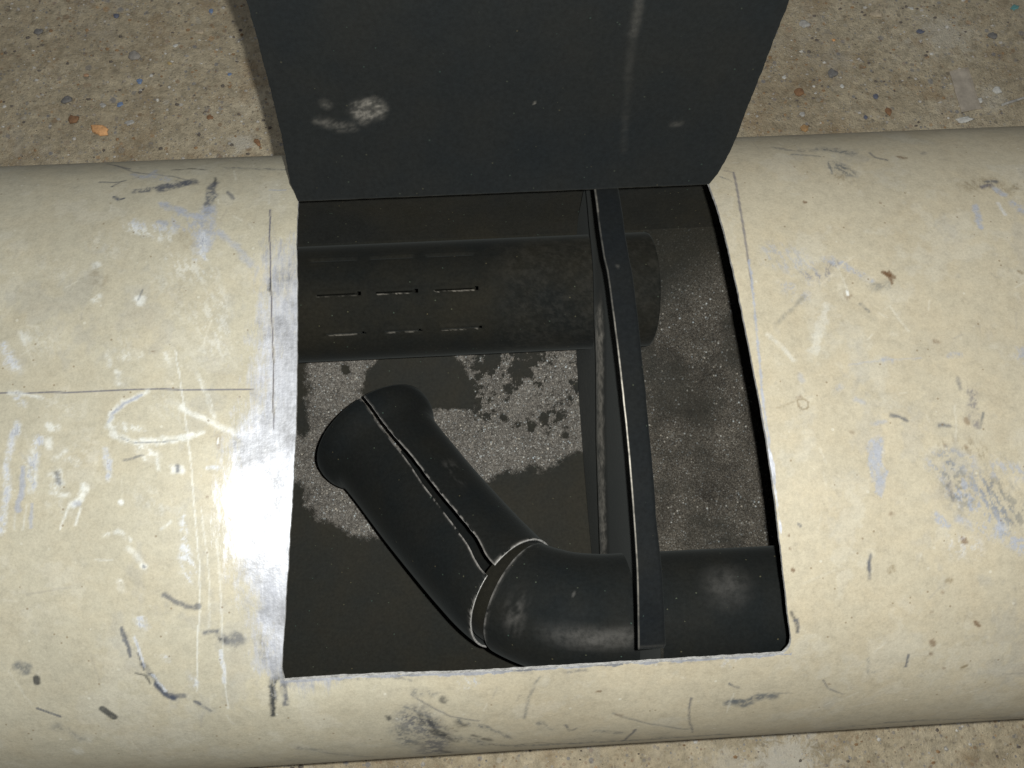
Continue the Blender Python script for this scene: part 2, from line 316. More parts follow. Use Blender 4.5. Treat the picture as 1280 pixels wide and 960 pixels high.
# paint wear, pen lines and stains as a colour layer over the enamel
KC = {k: lin(v) * .52 for k, v in {'d': [70, 74, 92], 'g': [120, 124, 126], 'b': [150, 165, 200], 'w': [240, 240, 228], 'r': [120, 80, 40], 'p': [72, 78, 120], 'c': [222, 214, 190], 'k': [45, 48, 55], 'h': [150, 130, 95], 'l': [205, 212, 225]}.items()}
KC['w'] = np.array((.64, .66, .65)); KC['l'] = np.array((.56, .60, .67)); KC['d'] = lin((74, 84, 106)) * .62; KC['k'] = lin((48, 54, 62)) * .62; KC['g'] = lin((118, 124, 130)) * .56; KC['b'] = np.array((.32, .345, .41)); KC['c'] = np.array((.50, .46, .37))
KC['p'] = lin((60, 66, 110)) * .6
MARKS = [["d",0.6,1.6,1.0,0.5,-291.4,232.9,-272.6,216.4,-265.4,210.8],["d",0.55,1.0,1.0,0.5,-283.3,226.0,-261.2,203.0,-245.0,196.6,-225.3,190.2,-206.8,179.0],["b",0.35,3.6,2.1,0.5,-259.7,198.1,-247.3,192.3,-245.1,203.9],["d",0.62,5.2,2.6,0.7,-250.7,170.5,-232.3,174.2,-219.8,181.9,-208.7,179.3],["d",0.65,8.8,3.1,0.6,-229.7,170.6,-212.6,181.4],["b",0.4,13.5,8.3,0.8,-210.7,133.3,-188.7,120.3],["b",0.35,10.4,6.2,0.8,-251.7,194.9,-231.2,184.9],["k",0.6,1.8,1.6,0.5,-230.7,204.8,-218.3,206.0,-205.5,202.0],["d",0.6,1.3,1.0,0.5,-281.3,186.1,-268.6,185.1,-262.1,187.5],["d",0.7,1.3,1.0,0.5,-270.4,178.8,-266.5,184.0],["d",0.75,2.1,1.0,0.5,-264.9,164.3,-260.4,160.4,-256.9,161.4],["k",0.6,3.1,1.6,0.6,-194.8,185.5,-193.5,174.5],["d",0.6,5.7,2.1,0.6,-193.3,177.9,-193.4,158.7,-192.5,142.2],["b",0.5,4.2,2.6,0.5,-226.3,153.8,-212.4,143.6,-197.4,134.9],["b",0.45,10.4,4.2,0.4,-191.6,142.2,-192.7,125.2,-192.2,107.4],["l",0.5,7.3,4.2,0.5,-193.2,116.2,-191.3,99.0],["d",0.5,2.6,1.6,0.5,-181.2,163.8,-175.6,156.0],["g",0.4,3.1,2.1,0.7,-190.7,205.5,-165.9,200.0,-143.3,195.5],["b",0.7,0.8,0.8,0.6,-150.6,164.7,-138.2,163.8],["w",0.3,0.8,1.0,0.5,-149.9,158.7,-149.4,147.4],["b",0.35,4.2,3.1,0.5,-182.0,120.1,-167.1,106.0,-157.8,93.1],["w",0.45,6.2,4.2,0.6,-249.0,130.5,-236.2,124.0,-218.2,116.2],["b",0.5,3.1,2.6,0.5,-225.8,132.7,-220.4,130.1],["l",0.4,6.2,4.7,0.7,-244.2,131.5,-216.2,125.1],["h",0.25,7.3,5.2,0.5,-208.8,120.2,-200.6,108.6],["w",0.6,6.8,2.6,0.3,-230.9,66.9,-229.9,65.8],["d",0.6,0.8,1.0,0.5,-229.1,73.3,-231.2,65.9],["w",0.4,4.2,2.6,0.5,-264.5,95.5,-263.8,95.2],["w",0.4,4.7,2.6,0.5,-260.0,69.3,-259.5,68.3],["w",0.35,4.2,3.1,0.5,-306.6,43.9,-301.8,38.4],["l",0.5,6.2,4.2,0.5,-317.6,34.0,-310.1,23.5,-304.9,18.3],["w",0.35,6.2,4.2,0.5,-235.5,23.1,-229.5,26.2],["w",0.3,4.7,3.1,0.5,-247.6,27.1,-246.1,18.7],["w",0.3,4.7,3.1,0.5,-210.6,25.2,-208.7,18.4],["h",0.3,8.3,5.2,0.5,-263.2,87.5,-259.2,81.5],["w",0.25,15.6,11.4,0.9,-180.0,64.2,-177.9,28.7],["h",0.25,11.4,8.3,0.9,-177.9,28.7,-177.1,13.4],["w",0.3,13.5,10.4,0.9,-212.1,94.7,-188.2,85.5],["w",0.13,15.6,12.5,0.9,-297.2,98.3,-284.7,89.5],["w",0.13,15.6,12.5,0.9,-267.8,118.1,-254.9,108.6],["w",0.13,15.6,12.5,0.9,-218.1,80.8,-206.4,72.5],["w",0.13,15.6,12.5,0.9,-240.3,33.2,-229.1,25.8],["w",0.13,15.6,12.5,0.9,-283.8,-3.8,-272.9,-10.9],["w",0.13,15.6,12.5,0.9,-299.2,42.0,-287.9,34.5],["w",0.13,15.6,12.5,0.9,-260.7,-37.0,-250.1,-43.9],["w",0.13,15.6,12.5,0.9,-218.7,-70.2,-208.5,-76.8],["w",0.13,15.6,12.5,0.9,-279.2,-67.0,-268.9,-73.6],["w",0.13,15.6,12.5,0.9,-199.4,54.7,-188.1,47.0],["w",0.13,15.6,12.5,0.9,-186.8,24.8,-175.9,17.4],["w",0.13,15.6,12.5,0.9,-211.2,-7.5,-200.4,-14.6],["p",0.75,0.8,0.4,0.25,-315.4,2.5,-269.3,0.8,-223.0,0.6,-176.6,-0.5,-153.2,-0.5],["p",0.85,0.8,0.5,0.2,-147.3,141.4,-143.4,86.7,-140.7,28.2,-139.4,-28.5],["k",0.7,1.8,0.8,0.3,-143.8,80.2,-144.4,71.1],["w",0.55,3.6,2.1,0.5,-221.4,-1.9,-234.8,-7.8,-241.2,-14.7,-242.9,-22.6,-237.9,-30.0,-226.9,-35.3,-213.2,-36.0,-199.6,-34.3,-186.1,-30.3],["b",0.6,1.6,1.6,0.5,-224.3,-3.4,-234.7,-8.6,-240.4,-14.8,-243.1,-21.0],["d",0.5,0.8,0.6,0.5,-236.3,-30.9,-226.9,-35.3,-213.2,-36.0,-199.6,-34.3],["w",0.5,3.1,2.1,0.5,-198.3,-12.9,-183.5,-19.3,-170.9,-27.9,-156.9,-32.6],["w",0.45,4.7,2.6,0.5,-236.7,-24.5,-221.4,-26.6],["w",0.55,7.3,3.1,0.5,-222.2,-40.9,-215.1,-46.0],["d",0.5,1.0,1.0,0.5,-232.5,-46.3,-220.5,-44.2],["w",0.4,1.6,1.0,0.5,-212.9,-44.5,-211.1,-53.9],["w",0.7,0.8,0.5,0.3,-203.8,27.9,-195.9,-15.4,-190.8,-47.3,-187.2,-88.4,-185.7,-119.9,-186.8,-144.8,-193.7,-201.1],["w",0.5,0.7,0.5,0.4,-183.6,-81.1,-180.9,-111.2,-180.1,-130.0,-182.1,-157.6],["w",0.5,0.8,0.5,0.4,-174.7,-100.3,-173.5,-130.4,-174.7,-174.2,-175.0,-195.0,-176.0,-216.6],["l",0.4,2.6,1.0,0.5,-175.4,-174.2,-175.8,-195.0],["w",0.4,2.1,1.6,0.7,-189.5,12.0,-180.8,-8.1,-177.3,-19.6],["l",0.5,4.2,2.6,0.7,-302.6,-18.7,-305.1,-41.3,-306.0,-59.6,-307.1,-88.0],["l",0.5,5.7,3.1,0.5,-287.9,-29.7,-289.2,-42.1,-290.7,-54.3,-290.2,-61.9],["w",0.45,7.3,4.2,0.6,-291.6,-40.4,-290.2,-60.4],["b",0.6,2.6,1.6,0.4,-296.3,-47.9,-296.3,-60.1,-298.1,-75.0],["w",0.5,7.8,3.1,0.5,-276.4,-52.8,-274.0,-58.2],["d",0.55,3.1,2.1,0.4,-275.8,-52.8,-272.5,-58.3],["w",0.5,4.2,2.6,0.5,-281.8,-30.1,-279.6,-34.9],["w",0.45,4.7,2.6,0.5,-282.5,-22.1,-277.9,-22.7],["w",0.5,2.6,2.1,0.7,-277.3,-64.9,-266.1,-66.2],["w",0.6,4.2,2.6,0.5,-264.4,-72.3,-258.4,-69.7,-256.6,-62.2],["b",0.4,3.1,2.1,0.5,-262.8,-72.4,-259.8,-72.6],["w",0.5,1.3,1.0,0.5,-265.8,-73.7,-270.6,-88.4],["w",0.5,1.3,1.0,0.5,-258.3,-75.6,-261.1,-85.9],["w",0.4,1.0,1.0,0.5,-292.7,-72.3,-294.3,-87.2],["w",0.4,1.0,1.0,0.5,-299.7,-77.9,-299.6,-86.9],["b",0.4,1.6,1.0,0.5,-289.6,-72.5,-289.1,-86.0],["l",0.55,3.6,2.1,0.6,-244.1,-39.8,-241.1,-56.9],["w",0.6,4.2,2.1,0.4,-201.3,-52.8,-197.4,-53.8],["d",0.6,2.1,1.3,0.5,-199.4,-51.4,-198.9,-54.6],["l",0.5,2.6,1.6,0.5,-180.8,-54.2,-174.8,-53.9],["w",0.7,3.1,1.0,0.2,-233.3,-73.2,-232.7,-73.7],["w",0.6,3.6,1.6,0.2,-219.7,-114.2,-218.8,-114.7],["d",0.6,1.6,1.0,0.5,-219.3,-114.3,-218.8,-115.0],["w",0.4,2.6,2.1,0.8,-244.7,-94.3,-234.2,-91.9,-227.6,-97.4],["w",0.35,2.6,2.1,0.7,-228.4,-102.6,-221.1,-111.9],["w",0.4,3.6,2.6,0.8,-268.8,-43.9,-261.0,-46.7],["w",0.4,3.1,2.6,0.8,-276.4,-42.8,-270.6,-38.4],["w",0.4,2.1,1.6,0.6,-309.5,3.4,-287.5,-1.8],["l",0.4,4.7,2.6,0.6,-304.6,1.5,-300.7,-6.8],["w",0.4,3.6,2.1,0.6,-240.9,13.0,-238.8,4.7],["w",0.4,1.3,1.0,0.6,-208.9,-91.8,-203.0,-87.6],["w",0.4,0.9,1.0,0.5,-249.3,-108.6,-238.9,-109.4],["l",0.4,6.2,4.2,0.8,-195.5,-79.0,-195.8,-110.3],["l",0.4,6.2,4.2,0.8,-194.1,-102.3,-191.9,-126.3],["r",0.3,6.2,1.0,0.3,-154.0,-28.8,-153.4,-29.4],["c",0.8,3.6,1.0,0.3,-154.0,-29.1,-153.4,-29.4],["r",0.45,3.6,2.6,0.4,-174.5,-34.0,-174.4,-38.7],["w",0.8,1.3,0.5,0.5,-174.5,-34.0,-174.4,-36.9],["r",0.4,4.2,1.0,0.5,-148.8,8.0,-144.8,6.8],["c",0.6,2.1,1.0,0.5,-148.0,6.7,-145.6,6.1],["r",0.5,1.0,1.0,0.5,-218.7,27.4,-217.0,26.9],["r",0.5,1.6,1.0,0.5,-180.5,-72.3,-180.2,-72.6],["h",0.5,2.1,1.6,0.5,-168.5,-87.2,-167.0,-88.0],["d",0.62,3.1,1.6,0.4,-207.9,-133.7,-201.5,-138.6,-194.3,-143.1,-187.7,-143.2],["d",0.7,2.2,1.0,0.3,-235.2,-152.8,-233.3,-162.3,-231.8,-172.2],["l",0.6,1.3,0.8,0.5,-227.7,-159.5,-225.3,-170.9,-223.6,-181.1],["d",0.6,1.0,0.8,0.5,-226.8,-170.8,-224.5,-182.7],["d",0.6,3.1,2.1,0.5,-224.8,-179.3,-218.9,-190.1,-213.2,-201.6,-208.6,-205.8],["d",0.75,2.1,1.6,0.3,-219.2,-191.9,-212.2,-204.5,-208.7,-206.2],["d",0.6,3.6,1.6,0.3,-209.2,-204.8,-202.9,-203.3],["k",0.7,1.0,0.8,0.3,-230.0,-184.1,-224.4,-186.2,-222.3,-192.6],["l",0.5,1.6,1.0,0.7,-219.8,-186.5,-212.9,-199.7],["d",0.6,2.1,1.3,0.5,-184.6,-160.6,-177.1,-160.2],["d",0.5,4.7,2.6,0.5,-177.3,-162.6,-172.5,-167.8],["d",0.5,7.8,3.1,0.5,-167.1,-166.5,-164.4,-168.3],["k",0.5,2.1,1.6,0.5,-174.7,-166.8,-173.3,-167.4],["d",0.7,2.1,1.3,0.3,-196.2,-208.7,-192.8,-211.0],["d",0.4,1.6,1.0,0.5,-192.9,-212.0,-187.9,-218.1],["k",0.75,4.4,0.9,0.15,-292.1,-183.8,-292.4,-186.4],["g",0.5,7.3,3.1,0.4,-302.5,-175.0,-298.9,-176.9],["k",0.75,4.7,1.0,0.25,-255.6,-210.4,-250.0,-217.8],["d",0.75,1.3,0.6,0.25,-296.6,-206.4,-283.5,-214.5],["w",0.5,5.2,2.1,0.4,-233.4,-124.0,-232.7,-127.7],["l",0.5,5.7,2.1,0.4,-223.0,-148.1,-221.0,-151.3],["l",0.35,4.7,2.1,0.5,-210.7,-174.4,-209.5,-176.9],["l",0.35,4.7,2.6,0.5,-195.0,-191.8,-194.9,-196.4],["g",0.25,7.3,5.2,0.7,-289.8,-224.2,-277.6,-235.1],["w",0.2,7.3,4.2,0.5,-283.4,-251.7,-282.4,-253.4],["k",0.75,3.6,1.6,0.5,-144.8,-197.2,-145.6,-208.7,-149.1,-224.4],["d",0.6,3.6,1.6,0.6,-138.5,-201.4,-139.5,-215.3],["k",0.6,2.6,1.6,0.5,-144.1,-197.3,-134.8,-196.1],["d",0.45,8.3,4.7,0.7,-141.4,-132.2,-145.9,-155.0,-146.3,-176.1],["d",0.4,6.2,3.6,0.7,-151.9,-179.1,-149.0,-187.0],["w",0.4,2.6,2.1,0.7,-145.7,-151.9,-145.4,-166.2],["p",0.55,1.4,0.6,0.25,198.2,162.5,194.3,122.6,192.0,85.9,190.6,53.4],["b",0.75,1.1,0.5,0.3,192.0,75.8,190.2,44.1,188.5,17.4,186.7,-22.4,186.9,-49.6,186.8,-68.2],["p",0.4,0.8,0.6,0.5,191.7,166.2,198.2,162.5],["g",0.5,0.8,0.6,0.5,186.8,158.0,194.5,151.5],["d",0.4,4.2,2.6,0.6,239.6,201.0,251.4,193.1],["g",0.4,1.6,1.6,0.6,249.2,185.9,270.2,181.2],["g",0.5,8.3,4.7,0.8,276.3,194.3,297.1,183.5],["g",0.4,11.4,6.2,0.85,274.9,167.0,284.5,156.8],["d",0.3,6.2,4.2,0.8,256.7,191.8,284.8,191.3],["g",0.5,1.0,1.0,0.5,273.3,170.6,271.6,156.2],["d",0.55,1.8,1.3,0.5,310.2,183.3,312.0,175.4,319.7,171.2],["g",0.4,2.6,2.1,0.7,281.7,168.2,283.3,161.5],["h",0.4,10.4,7.3,0.6,274.6,154.4,280.1,148.3],["r",0.6,3.1,2.1,0.5,330.5,175.0,334.3,172.9],["d",0.3,2.6,2.1,0.5,349.5,178.4,353.3,179.5],["h",0.4,13.5,9.4,0.5,369.7,135.8,385.3,138.8,393.8,128.0],["p",0.6,3.1,2.1,0.5,378.7,133.4,387.4,134.8],["d",0.55,2.6,2.1,0.5,383.5,138.9,390.8,139.0],["b",0.5,3.6,2.6,0.5,387.7,130.9,392.3,124.3],["h",0.5,5.7,3.6,0.5,403.8,132.9,404.8,131.0],["b",0.5,7.3,4.7,0.6,397.6,114.4,400.4,107.4],["b",0.5,3.6,2.1,0.5,365.9,112.7,363.7,95.0],["l",0.4,2.1,1.6,0.5,384.1,116.3,385.5,104.9],["b",0.3,15.6,10.4,0.7,211.3,80.4,227.8,69.7,236.8,63.5],["b",0.5,4.7,2.6,0.5,246.7,74.7,251.7,70.4,259.7,68.1,268.3,60.9,275.6,55.8],["p",0.35,5.7,3.6,0.7,226.8,64.0,241.1,59.5,251.7,70.4],["b",0.3,10.4,6.2,0.8,213.1,53.3,225.1,45.4],["c",0.8,1.6,1.0,0.3,266.2,74.6,254.3,66.4,240.0,53.9],["c",0.6,1.6,1.0,0.4,261.0,62.3,248.9,47.9],["w",0.3,5.7,2.6,0.3,240.0,35.6,231.7,16.6,224.1,5.0],["w",0.35,3.1,2.1,0.6,196.0,18.4,211.1,-0.3],["g",0.25,2.6,2.1,0.6,226.7,45.3,203.5,25.0],["g",0.3,6.2,3.1,0.6,276.0,49.3,284.4,49.7],["r",0.75,4.2,1.3,0.3,285.5,60.7,288.5,57.0,289.4,53.2],["r",0.7,3.6,1.3,0.3,287.5,59.9,291.9,56.8],["r",0.35,4.7,2.1,0.5,255.3,46.6,256.7,44.8],["w",0.9,1.3,0.5,0.1,256.3,47.5,256.3,44.8],["r",0.7,2.3,1.0,0.3,242.2,126.2,243.5,125.6],["r",0.5,1.6,1.0,0.5,297.6,121.8,298.5,121.4],["r",0.5,2.6,1.6,0.5,309.8,7.2,311.8,6.4],["h",0.6,3.1,1.6,0.5,380.2,57.1,381.6,56.1],["g",0.4,2.1,1.6,0.7,263.3,36.2,268.0,30.6],["b",0.4,3.1,2.1,0.8,316.4,-4.8,325.0,-2.7],["b",0.4,3.6,2.1,0.8,272.1,-5.1,276.1,-5.8],["b",0.5,8.3,1.6,0.35,257.3,-61.1,257.0,-68.9],["b",0.47,8.8,1.6,0.35,257.5,-70.5,256.5,-82.9],["b",0.42,6.2,1.6,0.4,256.3,-84.5,256.0,-93.0],["b",0.3,2.1,1.6,0.6,256.9,-47.5,266.6,-46.4],["d",0.7,2.1,1.6,0.3,270.8,-42.2,275.9,-43.7,281.1,-46.4],["d",0.5,2.6,2.1,0.4,319.7,-20.5,320.4,-27.2],["p",0.45,7.3,3.6,0.5,328.1,-31.7,325.0,-43.7,326.5,-48.7],["g",0.5,1.3,1.0,0.4,332.9,-44.2,328.8,-53.6],["d",0.6,2.3,1.6,0.4,301.5,-50.9,308.3,-51.8],["r",0.5,3.1,2.1,0.4,320.6,-48.4,321.0,-49.4],["h",0.6,1.0,0.6,0.4,210.1,-28.9,213.4,-28.0,216.5,-30.9,215.6,-34.6,212.3,-35.6,209.4,-33.3,209.1,-29.7],["h",0.3,1.0,0.8,0.6,209.3,-28.9,195.0,-33.9],["r",0.4,1.6,1.0,0.5,209.6,-26.8,211.9,-26.6],["h",0.35,11.4,6.2,0.7,303.8,-65.0,318.0,-65.8,326.7,-71.0],["r",0.35,2.6,2.1,0.5,317.2,-65.7,317.8,-66.6],["r",0.3,2.1,2.1,0.5,302.9,-65.0,304.6,-64.8],["b",0.4,12.5,7.3,0.8,294.5,-74.0,307.1,-74.6,314.7,-76.6],["b",0.4,10.4,6.2,0.8,300.9,-85.2,304.5,-94.7],["p",0.35,3.6,2.6,0.5,302.7,-90.0,304.7,-100.9],["b",0.5,4.7,2.6,0.6,291.2,-110.2,298.5,-116.8],["b",0.4,4.2,3.1,0.7,306.0,-111.8,312.0,-116.7],["b",0.5,22.9,12.5,0.85,317.1,-95.4,329.5,-114.6],["g",0.35,20.8,12.5,0.85,303.3,-79.1,308.8,-98.1],["g",0.35,20.8,12.5,0.85,330.1,-93.0,343.9,-112.3],["b",0.5,9.4,5.7,0.7,335.3,-122.6,350.6,-134.4],["b",0.4,11.4,7.3,0.8,338.1,-80.9,351.8,-84.8],["r",0.7,2.6,1.0,0.3,308.0,-125.8,309.7,-128.7],["b",0.4,7.3,4.2,0.6,365.8,-4.3,368.8,-12.9],["l",0.3,15.6,9.4,0.7,301.7,-130.1,314.2,-132.4],["b",0.25,4.2,2.6,0.8,234.8,-24.5,240.2,-21.4],["b",0.3,3.1,2.1,0.7,248.3,-30.9,252.8,-32.7],["b",0.25,3.1,2.1,0.5,213.4,-11.8,215.3,-15.2],["r",0.3,2.1,1.6,0.5,241.8,-52.4,243.3,-53.2],["r",0.4,2.1,1.6,0.7,261.5,-107.1,264.6,-107.3],["b",0.25,0.8,0.6,0.5,247.4,-6.8,265.7,-4.6,298.4,-4.3],["d",0.6,1.7,1.3,0.3,247.4,-132.5,245.8,-142.6],["d",0.6,1.6,1.6,0.4,246.0,-137.1,245.5,-148.1],["h",0.5,3.6,2.1,0.5,259.4,-143.9,262.7,-143.1],["r",0.7,1.0,1.0,0.5,194.1,-117.4,194.3,-118.1],["r",0.5,1.0,1.0,0.5,194.4,-126.0,194.7,-126.4],["r",0.7,2.3,0.8,0.2,195.4,-139.9,196.0,-140.4],["d",0.5,1.6,0.8,0.5,200.9,-110.4,202.3,-111.6],["k",0.6,1.8,1.3,0.5,194.6,-168.5,196.9,-174.5,197.9,-183.1],["d",0.6,1.6,1.3,0.5,196.3,-174.5,198.3,-173.7,198.7,-183.2],["d",0.65,1.7,0.8,0.3,275.2,-206.0,275.1,-215.7],["r",0.6,3.6,1.6,0.4,289.8,-196.5,291.1,-197.7],["r",0.5,2.3,1.6,0.5,290.3,-205.7,291.0,-206.2],["r",0.7,3.1,1.3,0.3,318.0,-183.9,320.2,-185.3],["h",0.6,2.6,1.6,0.5,314.5,-219.1,317.1,-218.4],["h",0.5,2.6,2.1,0.5,298.1,-152.4,300.4,-152.9],["r",0.4,1.6,1.0,0.5,294.3,-160.2,295.1,-160.6],["r",0.3,1.6,1.0,0.5,287.7,-173.8,288.4,-174.1],["r",0.4,1.6,1.0,0.5,301.4,-218.9,302.5,-219.4],["g",0.3,2.1,1.6,0.8,247.7,-206.9,251.2,-219.6,258.8,-217.0],["g",0.5,7.8,3.6,0.6,159.8,-241.5,170.1,-244.0,175.6,-236.5,187.2,-237.6],["g",0.6,3.6,2.1,0.5,161.3,-240.3,168.0,-241.0],["d",0.6,1.2,1.0,0.5,156.0,-221.6,159.6,-225.3,162.6,-226.0],["g",0.4,1.0,1.0,0.7,188.2,-233.9,199.8,-235.0],["d",0.5,0.9,0.8,0.5,219.6,-223.6,224.8,-232.3,236.0,-239.8],["r",0.5,1.0,1.0,0.5,224.0,-227.5,225.2,-228.3],["r",0.4,1.6,1.6,0.5,375.8,-361.3,381.6,-361.3],["l",0.3,6.2,3.6,0.6,151.5,-203.7,157.8,-202.2],["d",0.6,23.9,11.4,0.75,-55.8,-236.8,-44.3,-258.6,-47.2,-297.9],["k",0.5,7.3,5.2,0.8,-49.6,-241.0,-39.9,-259.2,-29.4,-271.9],["g",0.5,13.5,9.4,0.8,-65.9,-251.3,-63.4,-272.3],["k",0.5,3.6,4.2,0.75,-53.4,-233.5,-43.4,-245.6,-28.4,-253.7],["k",0.75,6.8,3.1,0.4,-45.2,-255.2,-39.9,-259.2],["k",0.6,4.7,2.6,0.4,-28.0,-245.3,-22.6,-248.8],["k",0.6,4.2,2.6,0.4,-10.1,-272.1,-6.3,-274.7],["k",0.5,3.1,2.1,0.5,-17.7,-263.4,-13.4,-267.4],["k",0.55,4.7,3.1,0.5,-39.9,-294.2,-36.8,-301.9],["k",0.65,3.6,1.6,0.3,-72.8,-233.0,-72.4,-235.1],["k",0.55,4.2,1.6,0.5,-36.4,-219.1,-35.7,-221.6],["g",0.5,2.6,2.1,0.5,0.8,-361.3,1.5,-361.3],["d",0.5,1.0,1.0,0.5,-56.2,-214.5,-44.2,-226.1,-31.9,-237.4,-12.5,-245.1],["g",0.4,1.0,1.0,0.6,-61.3,-224.6,-45.0,-237.8],["g",0.35,7.3,4.7,0.8,-53.9,-211.9,-43.3,-214.2],["g",0.4,6.2,4.2,0.75,-26.9,-266.4,-0.2,-289.6,23.3,-296.4,82.6,-300.1,166.3,-300.2],["k",0.4,2.1,2.1,0.8,-0.2,-294.9,27.7,-287.3,54.2,-300.8,119.0,-303.9],["g",0.4,4.2,3.6,0.8,-25.7,-243.6,-8.4,-254.0,9.2,-272.3],["d",0.6,2.1,1.3,0.5,90.1,-303.0,95.7,-271.4],["d",0.5,1.6,1.3,0.6,46.4,-257.3,50.1,-267.1,54.5,-263.4],["g",0.4,1.6,1.6,0.6,78.3,-245.2,102.0,-261.4,133.9,-278.2],["d",0.5,1.4,0.8,0.5,130.9,-234.0,131.3,-253.4,138.9,-287.1],["g",0.4,1.7,1.6,0.7,28.7,-206.0,20.8,-224.0,18.4,-244.5],["g",0.35,6.2,4.2,0.8,27.2,-251.7,34.1,-262.0],["g",0.35,5.2,3.6,0.8,68.5,-269.9,87.4,-276.4],["r",0.6,2.1,1.0,0.3,68.0,-221.0,69.3,-221.7],["r",0.3,3.1,2.6,0.5,80.6,-246.7,84.1,-248.7],["l",0.4,6.2,3.6,0.7,-23.6,-206.0,-15.2,-206.7],["d",0.4,2.1,1.6,0.7,10.7,-199.4,23.5,-200.8],["d",0.4,2.1,1.6,0.7,44.8,-203.2,59.8,-202.2],["d",0.3,1.6,1.6,0.8,105.0,-201.0,148.2,-200.2],["d",0.4,1.6,1.6,0.8,-103.6,-200.5,-61.5,-200.5,-55.4,-203.6],["g",0.3,5.2,4.2,0.8,-138.7,-265.7,-94.3,-301.3],["g",0.3,4.2,4.2,0.8,250.3,-302.2,299.6,-291.8,392.6,-307.7],["g",0.4,2.6,2.1,0.7,283.1,-294.9,309.5,-294.4]]
BARE = [[-153.8,114.6],[-141.4,121.4],[-84.0,107.8],[-83.1,-14.1],[-87.9,-117.7],[-104.4,-204.6],[-143.0,-203.0],[-154.7,-185.5],[-157.5,-149.6],[-170.6,-113.1],[-177.2,-72.4],[-173.6,-41.6],[-159.1,-10.2],[-157.5,34.9],[-155.4,77.5]]
XX, SS = X, Sg
col = np.empty(XX.shape + (3,)); col[:] = (.425, .385, .295)
left = smooth((.05 - XX) / .2)[..., None]
col = col * (1 - left) + np.array((.41, .385, .305)) * left
bl = vnoise(XX + 5, SS + 5, 22, 21, 5, .6); col *= (1 + .16 * (bl - .5))[..., None]
wpatch = smooth((vnoise(XX + 2, SS + 2, 34, 22, 5, .65) - .58) / .10) * .22; col += (np.array((.50, .49, .44)) - col) * wpatch[..., None]
gp = smooth((vnoise(XX + 7, SS * .7 + 2, 17, 23, 6, .7) - .60) / .08) * .20; col += (np.array((.26, .27, .28)) - col) * gp[..., None]
gr_ = smooth((vnoise(XX * .8 + 1, SS * 1.3 + 4, 40, 24, 6, .75) - .50) / .12)
zone = np.maximum(smooth((-.265 - SS) / .05), smooth((SS - .215) / .05)) * .38 + smooth(1 - abs(XX - .29) / .14) * smooth(1 - abs(SS + .04) / .12) * .14
col += (np.array((.20, .205, .20)) - col) * (gr_ * zone)[..., None]
bare = np.zeros(XX.shape)
pen = np.zeros(XX.shape)
raster = [vnoise(XX + 11, SS + 3, 240, 30, 4, .85), vnoise(XX * 1.0 + SS * .5 + 11, SS * .25 - XX * .3 + 9, 420, 31, 3, .8), vnoise(XX + 2, SS + 8, 95, 32, 4, .7), vnoise(XX + 5, SS + 14, 95, 33, 4, .7)]
ux, us_ = XX[:, 10], None
for i_, mk in enumerate(MARKS):
    k, al, w, so, nz = mk[:5]; pts = [(mk[q] / 1000, mk[q + 1] / 1000) for q in range(5, len(mk), 2)]
    w_, so_ = w / 2000 + .0001, so / 1000; pad = w_ * 2.5 + so_ * 1.5 + .003
    xs = [p[0] for p in pts]; ys = [p[1] for p in pts]
    m_ = (XX > min(xs) - pad) & (XX < max(xs) + pad) & (SS > min(ys) - pad) & (SS < max(ys) + pad)
    if not m_.any(): continue
    x, y = XX[m_], SS[m_]
    wk = min(w_ * 1.5, .0045) * (1 if nz > .26 else .15); x = x + (raster[2][m_] - .5) * 2 * wk; y = y + (raster[3][m_] - .5) * 2 * wk
    if w_ > .0022 and nz > .3 and k not in 'dkg': nz = min(.95, nz + .3)
    if k in 'dkg': al = min(1, al * 1.1); so_ *= 1.35
    if k == 'g': al = min(.9, al * 1.35)
    if k in 'wl' and pts[0][0] < 0: al = min(.95, al * 1.3) if w > 1 else al * .75; so_ *= 1.25
    if k == 'b': al = min(.85, al * 1.5); w_ *= 1.15
    wob = (raster[0][m_] - .5) * (w_ * .8 + .0006) * (1 if nz > .26 else .1)
    d = seg_dist(x, y, pts) + wob
    a_ = al * smooth(1 - (d - w_ + so_ * .5) / (so_ + 1e-5))
    n_ = raster[i_ % 2][m_]; th = smooth((n_ - .5 + .32 * (1 - nz)) / .16)
    a_ = a_ * (1 - nz + nz * th) * (1.12 if nz > .4 else 1)
    a_ = np.clip(a_, 0, 1)[:, None]; col[m_] = col[m_] * (1 - a_) + KC[k] * a_
    if k == 'p': pen[m_] = np.maximum(pen[m_], a_[:, 0])
    if k == 'l': bare[m_] = np.maximum(bare[m_], a_[:, 0] * .6)
rs = np.random.default_rng(77)
for q_ in range(260):                                  # short hairline scratches all over the enamel
    x0_, s0_ = rs.uniform(-.38, .44), rs.uniform(-.27, .24); an_ = rs.normal(math.pi / 2, .5) if rs.random() < .6 else rs.uniform(0, math.pi); ln_ = rs.uniform(.004, .030) * rs.random()
    x1_, s1_ = x0_ + math.cos(an_) * ln_, s0_ + math.sin(an_) * ln_
    m_ = (XX > min(x0_, x1_) - .002) & (XX < max(x0_, x1_) + .002) & (SS > min(s0_, s1_) - .002) & (SS < max(s0_, s1_) + .002)
    if m_.any():
        d = seg_dist(XX[m_] + (raster[2][m_] - .5) * .003, SS[m_], [(x0_, s0_), (x1_, s1_)]); a_ = (rs.uniform(.06, .32) * smooth(1.3 - d / .0008))[:, None]
        tgt = (.64, .63, .57) if rs.random() < .72 else (.22, .21, .20); col[m_] = col[m_] * (1 - a_) + np.array(tgt) * a_
